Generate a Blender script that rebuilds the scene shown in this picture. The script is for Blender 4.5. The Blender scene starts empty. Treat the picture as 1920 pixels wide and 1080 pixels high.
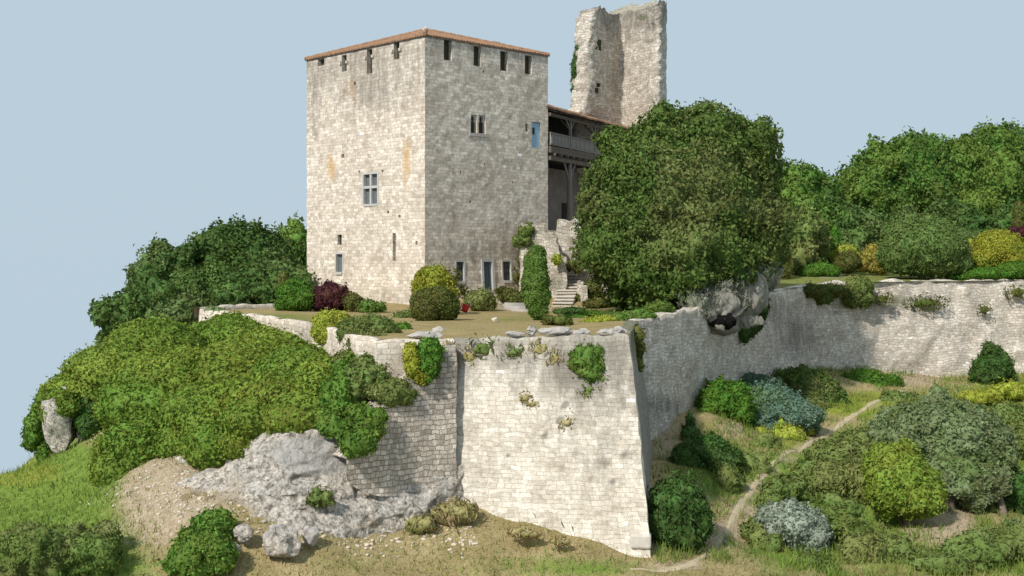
import bpy, bmesh, math, random
import numpy as np
from mathutils import Vector, geometry
R = math.radians
scene = bpy.context.scene
col = scene.collection
F_PX = 2279.0; PITCH = R(1.257); EYE = np.array([0.0, 0.0, 3.0])

# ------------------------------------------------------------------ camera
cd = bpy.data.cameras.new('camera'); cam = bpy.data.objects.new('camera', cd); col.objects.link(cam)
cam.location = EYE; cam.rotation_euler = (R(90) - PITCH, 0, 0)
cd.sensor_width = 36; cd.lens = F_PX / 1920 * 36; cd.clip_start = 0.5; cd.clip_end = 2000
scene.camera = cam
# ------------------------------------------------------------------ sky and sun
SUN_DIR = Vector((-0.52, -0.70, 0.74)).normalized()          # towards the sun
w = bpy.data.worlds.new('World'); scene.world = w; w.use_nodes = True
nt = w.node_tree; nt.nodes.clear()
wo = nt.nodes.new('ShaderNodeOutputWorld'); bg = nt.nodes.new('ShaderNodeBackground')
sky = nt.nodes.new('ShaderNodeTexSky'); sky.sky_type = 'NISHITA'; sky.sun_disc = False
sky.sun_elevation = math.asin(SUN_DIR.z); sky.sun_rotation = math.atan2(SUN_DIR.x, SUN_DIR.y)
bgs = nt.nodes.new('ShaderNodeBackground'); bgs.inputs['Strength'].default_value = 0.08
nt.links.new(sky.outputs[0], bgs.inputs['Color'])
bg.inputs['Color'].default_value = (0.391, 0.485, 0.557, 1); bg.inputs['Strength'].default_value = 1.0
mx = nt.nodes.new('ShaderNodeMixShader'); mx.inputs[0].default_value = 0.985   # an even pale haze over the blue
nt.links.new(bgs.outputs[0], mx.inputs[1]); nt.links.new(bg.outputs[0], mx.inputs[2])
nt.links.new(mx.outputs[0], wo.inputs[0])
sd = bpy.data.lights.new('sun', 'SUN'); so = bpy.data.objects.new('sun', sd); col.objects.link(so)
sd.energy = 3.4; sd.angle = R(3.0); sd.color = (1.0, 0.95, 0.87)
so.rotation_euler = SUN_DIR.to_track_quat('Z', 'Y').to_euler()
vs = scene.view_settings
scene.display_settings.display_device = 'sRGB'
vs.view_transform = 'Standard'; vs.look = 'None'; vs.gamma = 1; vs.use_curve_mapping = False; vs.exposure = 0.35
scene.cycles.max_bounces = 7; scene.cycles.diffuse_bounces = 5; scene.cycles.transmission_bounces = 3

# ------------------------------------------------------------------ projection helpers
_Fw = np.array([0, math.cos(PITCH), -math.sin(PITCH)]); _Up = np.array([0, math.sin(PITCH), math.cos(PITCH)])
def ray(px, py):
    return _Fw + (px - 960) / F_PX * np.array([1., 0, 0]) + (540 - py) / F_PX * _Up
def P(px, py, Y):
    d = ray(px, py); return EYE + d * (Y / d[1])
def PZ(px, py, z):
    d = ray(px, py); return EYE + d * ((z - EYE[2]) / d[2])
def proj(V):
    d = np.asarray(V, float) - EYE
    zc = d @ _Fw
    return 960 + F_PX * d[..., 0] / zc, 540 - F_PX * (d @ _Up) / zc
def on_plane(px, py, p0, dirxy):
    """hit of a pixel's ray with the vertical plane through p0 along dirxy: (s along it, z)"""
    d = ray(px, py); n = np.array([-dirxy[1], dirxy[0], 0])
    t = ((np.array([p0[0], p0[1], 0]) - EYE) @ n) / (d @ n); q = EYE + d * t
    return (q[0] - p0[0]) * dirxy[0] + (q[1] - p0[1]) * dirxy[1], q[2]

# ------------------------------------------------------------------ noise
def _h(ix, iy, iz, seed):
    n = (ix * 374761393 + iy * 668265263 + iz * 1274126177 + seed * 974634777) & 0xffffffff
    n = ((n ^ (n >> 13)) * 1274126177) & 0xffffffff
    n = n ^ (n >> 16)
    return (n & 0xffff) / 32767.5 - 1.0
def vn(p, seed=0):
    p = np.asarray(p, float); i = np.floor(p).astype(np.int64); f = p - i; f = f * f * (3 - 2 * f)
    x, y, z = i[..., 0], i[..., 1], i[..., 2]; a, b, c = f[..., 0], f[..., 1], f[..., 2]
    def L(u, v, t): return u + (v - u) * t
    return L(L(L(_h(x, y, z, seed), _h(x+1, y, z, seed), a), L(_h(x, y+1, z, seed), _h(x+1, y+1, z, seed), a), b),
             L(L(_h(x, y, z+1, seed), _h(x+1, y, z+1, seed), a), L(_h(x, y+1, z+1, seed), _h(x+1, y+1, z+1, seed), a), b), c)
def fbm(p, seed=0, octv=3, gain=.5):
    p = np.asarray(p, float); s = 0; a = 1.0
    for k in range(octv):
        s = s + a * vn(p * 2 ** k, seed + 17 * k); a *= gain
    return s
def vec_noise(p, scale, amp, seed=0, octv=2):
    q = np.asarray(p) / scale
    return amp * np.stack([fbm(q + 7.3 * k, seed + 31 * k, octv) for k in range(3)], -1)
def sstep(a, b, x):
    t = np.clip((x - a) / (b - a), 0, 1); return t * t * (3 - 2 * t)
def splat(px, py, cx, cy, rx, ry):
    return np.exp(-(((px - cx) / rx) ** 2 + ((py - cy) / ry) ** 2))
class RBF:
    def __init__(s, pts, c=2.0):
        pts = np.array(pts, float); s.xy = pts[:, :2]; s.c = c; n = len(pts)
        A = np.zeros((n + 3, n + 3)); A[:n, :n] = s.phi(s.xy, s.xy); A[:n, n] = 1; A[:n, n+1:] = s.xy
        A[n, :n] = 1; A[n+1:, :n] = s.xy.T
        s.w = np.linalg.solve(A, np.concatenate([pts[:, 2], [0, 0, 0]]))
    def phi(s, a, b): return np.sqrt(((a[:, None] - b[None]) ** 2).sum(-1) + s.c ** 2)
    def __call__(s, x, y):
        x = np.asarray(x, float); y = np.asarray(y, float); sh = np.broadcast(x, y).shape
        q = np.stack([np.broadcast_to(x, sh).ravel(), np.broadcast_to(y, sh).ravel()], -1); out = np.empty(len(q))
        for k in range(0, len(q), 20000):
            b = q[k:k+20000]; out[k:k+20000] = s.phi(b, s.xy) @ s.w[:-3] + s.w[-3] + b @ s.w[-2:]
        return out.reshape(sh)

# ------------------------------------------------------------------ mesh helpers
def tag(o, label=None, cat=None, group=None, kind=None):
    if label: o['label'] = label
    if cat: o['category'] = cat
    if group: o['group'] = group
    if kind: o['kind'] = kind
    return o
def empty(name, loc, label, cat, group=None):
    o = bpy.data.objects.new(name, None); col.objects.link(o); o.location = loc; o.empty_display_size = .3
    bpy.context.view_layer.update()
    return tag(o, label, cat, group)
def build(name, V, Fc, mat, parent=None, uv=None, mask=None, smooth=False, origin=None):
    V = np.asarray(V, float).reshape(-1, 3)
    org = np.array(origin if origin is not None else (0, 0, 0), float)
    q = parent
    while q is not None: org = org + np.array(q.location); q = q.parent
    me = bpy.data.meshes.new(name)
    W = V - org
    if isinstance(Fc, np.ndarray):
        n, k = Fc.shape
        me.vertices.add(len(W)); me.vertices.foreach_set('co', W.astype(np.float32).ravel())
        me.loops.add(n * k); me.loops.foreach_set('vertex_index', Fc.astype(np.int32).ravel())
        me.polygons.add(n); me.polygons.foreach_set('loop_start', np.arange(0, n * k, k, dtype=np.int32))
        me.update(calc_edges=True)
    else:
        me.from_pydata([tuple(v) for v in W], [], [tuple(f) for f in Fc]); me.update()
    if uv is not None:
        ly = me.uv_layers.new(name='UVMap'); vi = np.empty(len(me.loops), np.int32); me.loops.foreach_get('vertex_index', vi)
        ly.data.foreach_set('uv', np.asarray(uv, np.float32)[vi].ravel())
    if mask is not None:
        at = me.color_attributes.new('mask', 'FLOAT_COLOR', 'POINT')
        m4 = np.zeros((len(W), 4), np.float32); m4[:, :mask.shape[1]] = mask
        at.data.foreach_set('color', m4.ravel())
    if smooth: me.polygons.foreach_set('use_smooth', np.ones(len(me.polygons), bool))
    me.materials.append(mat)
    o = bpy.data.objects.new(name, me); col.objects.link(o)
    if parent is not None:
        o.parent = parent
    elif origin is not None: o.location = org
    return o
def gridfaces(nu, nv, base=0, flip=False):
    i, j = np.meshgrid(np.arange(nu - 1), np.arange(nv - 1), indexing='ij'); a = (i * nv + j).ravel() + base
    q = np.stack([a, a + nv, a + nv + 1, a + 1], -1)
    return q[:, ::-1] if flip else q
class MB:
    def __init__(s): s.V = []; s.F = []; s.U = []; s.n = 0
    def add(s, V, Fc, U=None):
        V = np.asarray(V, float).reshape(-1, 3)
        s.F += [tuple(int(i) + s.n for i in f) for f in Fc]; s.V.append(V)
        s.U.append(np.zeros((len(V), 2)) if U is None else np.asarray(U)); s.n += len(V)
    def box(s, c, half, ax=(1, 0), az=None):
        """box at c with half sizes along (ax, perpendicular, z)"""
        a = np.array([ax[0], ax[1], 0.]); a /= np.linalg.norm(a); b = np.array([-a[1], a[0], 0]); z = np.array([0, 0, 1.])
        V = [np.array(c) + i*half[0]*a + j*half[1]*b + k*half[2]*z for i in (-1, 1) for j in (-1, 1) for k in (-1, 1)]
        s.add(V, [(0,1,3,2),(4,6,7,5),(0,4,5,1),(2,3,7,6),(0,2,6,4),(1,5,7,3)])
    def bar(s, p, q, r1, r2=None, n=6):
        p = np.array(p, float); q = np.array(q, float); r2 = r1 if r2 is None else r2
        d = q - p; d /= np.linalg.norm(d); u = np.cross(d, [0, 0, 1.]) if abs(d[2]) < .95 else np.cross(d, [1., 0, 0]); u /= np.linalg.norm(u); v = np.cross(d, u)
        V = []
        for c, r in ((p, r1), (q, r2)):
            for k in range(n):
                t = 2 * math.pi * (k + .5) / n; V.append(c + r * (math.cos(t) * u + math.sin(t) * v))
        F = [(k, (k+1) % n, n + (k+1) % n, n + k) for k in range(n)] + [tuple(range(n))[::-1], tuple(range(n, 2*n))]
        s.add(V, F)
    def tube(s, pts, rad, n=8):
        pts = np.array(pts, float); m = len(pts); V = []; U = None
        for i in range(m):
            d = pts[min(i+1, m-1)] - pts[max(i-1, 0)]; d /= np.linalg.norm(d)
            if U is None: U = np.cross(d, [0.3, 0.9, .2])
            U = U - d * (U @ d); U /= np.linalg.norm(U); W = np.cross(d, U)
            for k in range(n):
                t = 2*math.pi*k/n; V.append(pts[i] + rad[i]*(math.cos(t)*U + math.sin(t)*W))
        F = [(i*n+k, i*n+(k+1) % n, (i+1)*n+(k+1) % n, (i+1)*n+k) for i in range(m-1) for k in range(n)]
        F += [tuple(range(n))[::-1], tuple(range((m-1)*n, m*n))]
        s.add(V, F)
    def build(s, name, mat, parent=None, smooth=False, origin=None, jit=0, seed=1, uv=False):
        V = np.concatenate(s.V)
        if jit: V = V + vec_noise(V, .4, jit, seed)
        return build(name, V, s.F, mat, parent, np.concatenate(s.U) if uv else None, None, smooth, origin)

# ------------------------------------------------------------------ materials
class NT:
    def __init__(s, name):
        s.m = bpy.data.materials.new(name); s.m.use_nodes = True; s.t = s.m.node_tree; s.t.nodes.clear()
        s.out = s.n('OutputMaterial')
    def n(s, typ, ins=None, **kw):
        nd = s.t.nodes.new('ShaderNode' + typ)
        for k, v in kw.items(): setattr(nd, k, v)
        for k, v in (ins or {}).items(): s.put(nd.inputs[k], v)
        return nd
    def put(s, sock, v):
        if hasattr(v, 'is_linked'): s.t.links.new(v, sock)
        elif isinstance(v, (tuple, list)) and len(v) == 3 and sock.type == 'RGBA': sock.default_value = (*v, 1)
        else: sock.default_value = v
    def mix(s, fac, a, b, mode='MIX'):
        nd = s.n('Mix', data_type='RGBA', blend_type=mode, clamp_factor=True)
        s.put(nd.inputs[0], fac); s.put(nd.inputs[6], a); s.put(nd.inputs[7], b); return nd.outputs[2]
    def math(s, op, a, b=0.5, c=None):
        nd = s.n('Math', operation=op); s.put(nd.inputs[0], a); s.put(nd.inputs[1], b)
        if c is not None: s.put(nd.inputs[2], c)
        return nd.outputs[0]
    def noise(s, vec, scale, detail=3, rough=.55, dist=0):
        return s.n('TexNoise', {'Vector': vec, 'Scale': scale, 'Detail': detail, 'Roughness': rough, 'Distortion': dist}).outputs[0]
    def ramp(s, fac, a, b, c0=(0,0,0), c1=(1,1,1)):
        nd = s.n('ValToRGB'); e = nd.color_ramp.elements; e[0].position = a; e[1].position = b
        e[0].color = (*c0, 1); e[1].color = (*c1, 1); s.put(nd.inputs[0], fac); return nd.outputs[0]
    def pos(s): return s.n('NewGeometry').outputs['Position']
    def finish(s, colr, rough=.9, bump=None, bs=.5, bd=.05, spec=.2):
        b = s.n('BsdfPrincipled', {'Base Color': colr, 'Roughness': rough, 'Specular IOR Level': spec})
        if bump is not None:
            bp = s.n('Bump', {'Strength': bs, 'Distance': bd, 'Height': bump}); s.put(b.inputs['Normal'], bp.outputs[0])
        s.t.links.new(b.outputs[0], s.out.inputs[0]); return s.m

def m_plain(name, c, rough=.8, var=.25, scale=3.0, spec=.2, bump=.0):
    t = NT(name); p = t.pos(); n = t.noise(p, scale, 4)
    cc = t.mix(n, tuple(x * (1 - var) for x in c), tuple(min(1, x * (1 + var)) for x in c))
    return t.finish(cc, rough, n if bump else None, bump or .1, .03, spec)

def m_stone(name, lo, hi, mortar, bw=.5, bh=.27, joint=.02, rubble=.0, warm=(.34,.27,.2), warm_amt=.3, dark=(.14,.13,.115), lich=(.5,.27,.06), moss=(.09,.105,.035), bump=.6, wob=.09):
    t = NT(name); uv = t.n('UVMap', uv_map='UVMap').outputs[0]; p = t.pos()
    wn = t.n('TexNoise', {'Vector': uv, 'Scale': 1.7, 'Detail': 2.0}).outputs[1]
    v = t.n('VectorMath', operation='SUBTRACT', ins={0: wn, 1: (.5, .5, .5)}).outputs[0]
    v = t.n('VectorMath', operation='SCALE', ins={0: v, 'Scale': wob * 2}).outputs[0]
    v = t.n('VectorMath', operation='ADD', ins={0: uv, 1: v}).outputs[0]
    br = t.n('TexBrick', {'Vector': v, 'Color1': (0,0,0), 'Color2': (1,1,1), 'Mortar': (.5,.5,.5), 'Scale': 1.0, 'Mortar Size': joint, 'Mortar Smooth': .6, 'Bias': 0.0, 'Brick Width': bw, 'Row Height': bh}, offset=.45, squash=.75, squash_frequency=3)
    # every stone takes its own shade from this range
    rp = t.n('ValToRGB'); el = rp.color_ramp.elements; md = tuple((a + b) / 2 for a, b in zip(lo, hi)); wm = tuple(m_ + (w_ - m_) * warm_amt for m_, w_ in zip(md, warm))
    for k, (ps, cc) in enumerate([(0, lo), (.22, wm), (.45, md), (.62, tuple(h * .93 for h in hi)), (.8, wm), (1, hi)]):
        q = el[0] if k == 0 else el[1] if k == 5 else el.new(ps)
        q.position = ps; q.color = (*cc, 1)
    t.put(rp.inputs[0], br.outputs[0])
    jn = t.math('MULTIPLY', br.outputs[1], t.ramp(t.noise(p, 2.2, 3), .35, .6, (.45,.45,.45), (1,1,1)))
    c = t.mix(jn, rp.outputs[0], mortar)
    big = t.noise(p, .35, 5, .6); md_ = t.noise(p, 1.1, 6, .7); fine = t.noise(p, 5.0, 5, .65); gr = t.noise(p, 22.0, 3, .6)
    c = t.mix(1.0, c, t.ramp(big, .3, .7, (.90, .89, .88), (1.12, 1.12, 1.12)), 'MULTIPLY')
    c = t.mix(1.0, c, t.ramp(md_, .36, .6, (.84, .81, .78), (1.06, 1.06, 1.06)), 'MULTIPLY')
    c = t.mix(1.0, c, t.ramp(fine, .3, .66, (.76, .74, .71), (1.14, 1.14, 1.14)), 'MULTIPLY')
    c = t.mix(1.0, c, t.ramp(gr, .25, .6, (.80, .79, .78), (1.1, 1.1, 1.1)), 'MULTIPLY')
    mk = t.n('VertexColor', layer_name='mask').outputs[0]; ms = t.n('SeparateColor', {0: mk})
    def m(ch, nse, k=.45):   # mask broken up by noise
        a = t.math('ADD', ms.outputs[ch], t.math('MULTIPLY', t.math('SUBTRACT', nse, .5), 1.1))
        return t.math('MULTIPLY', t.ramp(a, k, k + .5), t.math('MINIMUM', t.math('MULTIPLY', ms.outputs[ch], 3.0), 1.0))
    st = t.n('VectorMath', operation='MULTIPLY', ins={0: p, 1: (1.6, 1.6, .35)}).outputs[0]
    streak = t.noise(st, 1.6, 5, .7)
    c = t.mix(t.math('MULTIPLY', m(0, streak, .3), .72), c, dark)
    c = t.mix(t.math('MULTIPLY', m(1, streak, .35), .62), c, lich)
    c = t.mix(t.math('MULTIPLY', m(2, fine, .4), .85), c, moss)
    hgt = t.math('ADD', t.math('MULTIPLY', br.outputs[1], -.6), t.math('ADD', t.math('MULTIPLY', fine, .9), t.math('MULTIPLY', gr, .5)))
    return t.finish(c, .95, hgt, bump, .06, .1)

def m_leaf(name, c1, c2, c3=None, clump=.9, var=.35, trans=.25):
    t = NT(name); p = t.pos()
    n = t.noise(p, 1.0 / clump, 3, .6); n2 = t.noise(p, .28 / clump, 2)
    c = t.mix(t.ramp(n, .35, .65), c1, c2)
    if c3: c = t.mix(t.math('MULTIPLY', t.ramp(n2, .48, .62), .8), c, c3)
    rnd = t.n('NewGeometry').outputs['Random Per Island']
    hs = t.n('HueSaturation', {'Hue': t.math('MULTIPLY_ADD', rnd, .05, .475), 'Saturation': 1.0, 'Value': t.math('MULTIPLY_ADD', rnd, 2 * var, 1 - var), 'Fac': 1.0, 'Color': c}).outputs[0]
    d = t.n('BsdfPrincipled', {'Base Color': hs, 'Roughness': .65, 'Specular IOR Level': .15}); tr = t.n('BsdfTranslucent', {'Color': hs})
    ms = t.n('MixShader', {0: trans, 1: d.outputs[0], 2: tr.outputs[0]})
    t.t.links.new(ms.outputs[0], t.out.inputs[0]); return t.m

M = {}
M['tower'] = m_stone('tower_limestone', (.50,.44,.37), (.755,.685,.60), (.45,.39,.325), .44, .22, .013, warm=(.59,.48,.37), warm_amt=.75, bump=.55)
M['bastion'] = m_stone('bastion_limestone', (.57,.53,.46), (.77,.72,.645), (.52,.475,.405), .36, .18, .011, warm=(.60,.52,.43), warm_amt=.7, bump=.55, wob=.12)
M['oldwall'] = m_stone('weathered_rubble', (.50,.455,.40), (.76,.70,.625), (.52,.47,.41), .36, .19, .018, warm=(.52,.44,.35), warm_amt=.45, bump=.9, wob=.16)
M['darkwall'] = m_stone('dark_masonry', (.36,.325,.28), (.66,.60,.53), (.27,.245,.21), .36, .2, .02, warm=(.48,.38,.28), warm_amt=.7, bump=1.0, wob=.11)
M['ruin'] = m_stone('ruin_rubble', (.44,.40,.345), (.71,.665,.595), (.46,.415,.355), .40, .21, .018, warm=(.38,.30,.22), warm_amt=.3, bump=1.0, wob=.12)
def m_chalk():
    t = NT('chalk_rock'); p = t.pos()
    a = t.noise(p, .7, 6, .65); b = t.noise(p, 3.2, 6, .7, .6); vo = t.n('TexVoronoi', {'Vector': p, 'Scale': 2.6, 'Randomness': 1.0}, feature='DISTANCE_TO_EDGE').outputs[0]
    c = t.mix(t.ramp(a, .35, .6), (.74,.675,.585), (.62,.585,.54))
    sp = t.noise(p, 9.0, 5, .75)
    c = t.mix(1.0, c, t.ramp(b, .36, .54, (.45,.43,.40), (1.14,1.13,1.12)), 'MULTIPLY')
    c = t.mix(1.0, c, t.ramp(sp, .38, .56, (.5,.48,.46), (1.1,1.1,1.1)), 'MULTIPLY')
    mk = t.n('SeparateColor', {0: t.n('VertexColor', layer_name='mask').outputs[0]})
    def m(ch): return t.ramp(t.math('ADD', mk.outputs[ch], t.math('MULTIPLY', t.math('SUBTRACT', b, .5), .8)), .35, .65)
    c = t.mix(m(0), c, t.mix(t.ramp(b, .35, .65), (.36,.34,.31), (.60,.575,.54)))
    c = t.mix(m(1), c, t.mix(b, (.30,.22,.12), (.42,.33,.2)))
    c = t.mix(m(2), c, t.mix(b, (.09,.13,.03), (.2,.22,.07)))
    return t.finish(c, .95, t.math('ADD', t.math('MULTIPLY', b, 1.4), t.math('ADD', t.math('MULTIPLY', vo, .6), sp)), 1.0, .14, .05)
M['chalk'] = m_chalk()
def m_ground(name, green, dry, dirt, bright):
    t = NT(name); p = t.pos()
    a = t.noise(p, .5, 5, .65); b = t.noise(p, 3.5, 5, .7); g = t.noise(t.n('VectorMath', operation='MULTIPLY', ins={0: p, 1: (1, .45, 1)}).outputs[0], 16, 4, .7)
    mk = t.n('SeparateColor', {0: t.n('VertexColor', layer_name='mask').outputs[0]})
    nz = t.math('ADD', t.math('MULTIPLY', t.math('SUBTRACT', a, .5), .9), t.math('MULTIPLY', t.math('SUBTRACT', b, .5), .7))
    def m(ch): return t.ramp(t.math('ADD', mk.outputs[ch], nz), .3, .7)
    base = t.mix(t.ramp(a, .4, .6), dry[0], dry[1])
    c = t.mix(m(0), base, t.mix(t.ramp(b, .35, .65), green[0], green[1]))
    c = t.mix(m(2), c, t.mix(b, bright[0], bright[1]))
    c = t.mix(m(1), c, t.mix(t.ramp(b, .35, .65), dirt[0], dirt[1]))
    c = t.mix(1.0, c, t.ramp(g, .3, .65, (.6,.6,.58), (1.2,1.2,1.2)), 'MULTIPLY')
    return t.finish(c, 1, t.math('ADD', g, b), .7, .08, .05)
M['ground'] = m_ground('slope_ground', ((.115,.19,.03),(.21,.28,.06)), ((.29,.235,.11),(.40,.32,.17)), ((.36,.275,.18),(.46,.38,.27)), ((.20,.245,.035),(.30,.31,.06)))
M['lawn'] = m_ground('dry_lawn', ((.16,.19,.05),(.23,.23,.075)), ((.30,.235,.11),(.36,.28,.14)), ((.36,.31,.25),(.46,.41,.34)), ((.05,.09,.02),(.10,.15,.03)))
M['path'] = m_plain('path_gravel', (.43,.36,.24), .95, .35, 4, .05, .4)
M['tile'] = m_plain('terracotta_tile', (.29,.17,.105), .9, .75, 4.5, .05, .3)
M['coping'] = m_plain('stone_coping', (.42,.39,.36), .95, .35, 2.5, .05, .5)
M['trim'] = m_plain('grey_stone_trim', (.44,.43,.41), .9, .2, 4, .1, .3)
M['pane'] = m_plain('dark_glazing', (.13,.14,.145), .35, .4, 3, .4)
M['dark'] = m_plain('iron_and_interior_shade', (.05,.047,.04), 1, .3, 2, .0)  # near-black: shade of openings and gallery interior put into colour; also grille iron
M['slot'] = m_plain('mossy_slot_stone', (.06,.057,.037), 1, .5, 2, .0)  # near-black: the shade inside slots, lancets and beam holes put into colour
M['blue'] = m_plain('blue_painted_wood', (.30,.45,.55), .7, .18, 4, .2, .2)
M['doorblue'] = m_plain('grey_blue_door', (.12,.15,.17), .6, .5, 2.5, .3)
M['timber'] = m_plain('weathered_timber', (.135,.11,.09), .9, .4, 5, .1, .4)
M['baluster'] = m_plain('pale_baluster_wood', (.34,.31,.285), .9, .2, 5, .1, .2)
M['timber_pale'] = m_plain('pale_weathered_timber', (.20,.17,.15), .9, .3, 5, .1, .3)
M['plaster'] = m_plain('grey_plaster', (.235,.20,.17), .95, .4, 1.2, .05, .3)
M['bark'] = m_plain('grey_bark', (.20,.165,.125), 1, .45, 4, .05, .8)
M['palebark'] = m_plain('pale_grey_bark', (.25,.235,.20), 1, .5, 2.2, .05, .8)
M['hollow'] = m_plain('rotten_hollow_wood', (.012,.011,.010), 1, .3, 3, .0)  # black fill, the darkness of a gap put into colour
M['boulder'] = M['chalk']
M['slab'] = m_plain('broken_stone', (.37,.345,.32), .95, .7, 3.5, .15, .5)
M['red'] = m_plain('red_plastic', (.50,.015,.03), .4, .1, 4, .5)
M['cornerstone'] = m_plain('pale_corner_stone', (.55,.51,.45), .95, .3, 4, .05, .6)
M['chip'] = m_plain('pale_earthy_chips', (.55,.48,.39), .95, .35, 2, .05, .2)
M['ball'] = m_plain('pale_round_stone', (.55,.52,.42), .9, .2, 6, .1, .3)
M['drygrass'] = m_leaf('dry_grass_blades', (.28,.23,.10), (.39,.31,.16), (.17,.19,.06), 1.2, .3, .2)
M['greengrass'] = m_leaf('green_grass_blades', (.125,.205,.035), (.20,.27,.05), (.25,.28,.07), 1.4, .3, .2)
M['leaf_tree'] = m_leaf('tree_leaves', (.07,.12,.022), (.14,.195,.045), (.165,.18,.058), 1.1, .4)
M['leaf_wood'] = m_leaf('wood_leaves', (.075,.145,.026), (.135,.225,.042), (.165,.23,.042), 1.6, .4)
M['leaf_dark'] = m_leaf('dark_wood_leaves', (.055,.105,.024), (.11,.175,.04), (.14,.185,.06), 1.6, .4)
M['leaf_vine'] = m_leaf('creeper_leaves', (.165,.23,.030), (.255,.315,.05), (.135,.215,.03), 1.3, .3)
M['leaf_vine2'] = m_leaf('shaded_creeper_leaves', (.09,.17,.025), (.155,.245,.04), None, 1.0, .35)
M['leaf_scrub'] = m_leaf('scrub_leaves', (.11,.155,.034), (.185,.225,.065), (.21,.22,.07), .9, .35)
M['leaf_green'] = m_leaf('bush_leaves', (0.064,0.141,0.015), (0.115,0.218,0.028), None, .6, .35)
M['leaf_bright'] = m_leaf('bright_bush_leaves', (.085,.155,.025), (.155,.225,.045), None, .5, .3)
M['leaf_dome'] = m_leaf('clipped_dome_leaves', (.105,.165,.04), (.17,.235,.065), None, .7, .3)
M['leaf_yellow'] = m_leaf('golden_leaves', (.24,.25,.022), (.37,.355,.05), (.19,.24,.03), .6, .3)
M['leaf_lime'] = m_leaf('lime_leaves', (0.269,0.314,0.034), (0.403,0.403,0.067), None, .5, .3)
M['leaf_olive'] = m_leaf('olive_brown_leaves', (0.096,0.109,0.026), (0.154,0.147,0.038), (0.096,0.128,0.026), .7, .35)
M['leaf_gold'] = m_leaf('amber_leaves', (.26,.215,.04), (.33,.285,.07), (.17,.19,.045), .6, .3)
M['leaf_purple'] = m_leaf('purple_leaves', (0.045,0.013,0.023), (0.083,0.028,0.038), (0.115,0.038,0.038), .6, .4)
M['leaf_grey'] = m_leaf('grey_green_leaves', (.14,.185,.075), (.235,.28,.14), (.13,.18,.055), .6, .3)
M['leaf_blue'] = m_leaf('blue_green_leaves', (0.090,0.166,0.115), (0.166,0.243,0.160), (0.115,0.179,0.058), .7, .3)
M['leaf_weed'] = m_leaf('weedy_leaves', (.10,.155,.03), (.175,.22,.055), (.20,.20,.075), .7, .35)
M['leaf_silver'] = m_leaf('silver_leaves', (0.213,0.258,0.190), (0.336,0.370,0.291), None, .5, .3)
M['leaf_spray'] = m_leaf('grey_spray_leaves', (0.168,0.185,0.123), (0.269,0.274,0.213), (0.101,0.146,0.056), .5, .3)
M['leaf_cypress'] = m_leaf('clipped_cypress_leaves', (0.090,0.166,0.023), (0.166,0.243,0.058), None, .5, .35)
M['leaf_deep'] = m_leaf('deep_green_leaves', (.05,.095,.022), (.085,.145,.036), (.06,.12,.022), .6, .35)

rng = np.random.default_rng(7)
# ------------------------------------------------------------------ foliage
def ico(sub):
    bm = bmesh.new(); bmesh.ops.create_icosphere(bm, subdivisions=sub, radius=1); bm.verts.ensure_lookup_table()
    V = np.array([v.co[:] for v in bm.verts]); Fc = np.array([[v.index for v in f.verts] for f in bm.faces]); bm.free(); return V, Fc
ICO = {k: ico(k) for k in (2, 3, 4, 5)}
def leaves(pos, nrm, L, Wd, flat=.75, hang=0.0):
    """diamond leaves at pos, facing roughly nrm"""
    n = len(pos)
    nn = nrm + flat * rng.normal(size=(n, 3)); nn /= np.linalg.norm(nn, axis=1, keepdims=True)
    t = rng.normal(size=(n, 3)); t[:, 2] -= hang; t -= nn * (t * nn).sum(1, keepdims=True); t /= np.linalg.norm(t, axis=1, keepdims=True)
    b = np.cross(nn, t)
    l = (L * rng.uniform(.55, 1.3, n) * np.where(rng.uniform(size=n) > .85, 1.45, 1.0))[:, None]; wv = (Wd * rng.uniform(.7, 1.3, n))[:, None]
    V = np.stack([pos - t*l*.5, pos + b*wv*.5 + nn*wv*.15, pos + t*l*.5 - nn*l*.12, pos - b*wv*.5 + nn*wv*.15], 1).reshape(-1, 3)
    return V, np.arange(4 * n).reshape(-1, 4)
def lump(C, D, Rr, size, amp, seed, down=1.0):
    """point on a bumpy ellipsoid: direction D from centre C, radii Rr"""
    p = C + D * Rr
    k = fbm(p / size, seed, 3, .55)
    ridge = 1 - np.abs(vn(p / (size * .8), seed + 5))
    d = amp * (k * .9 + (ridge - .5) * .9 + .75 * vn(p / (size * .4), seed + 9) + .35 * vn(p / (size * .2), seed + 13))
    return p + (D * Rr) / np.linalg.norm(D * Rr, axis=-1, keepdims=True) * d[..., None]
def blob(px, py, Y, rx, ry, dep=.9):
    c = P(px, py, Y); s = Y / F_PX
    return c, np.array([rx * s, dep * (rx * ry) ** .5 * s, ry * s])
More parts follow.
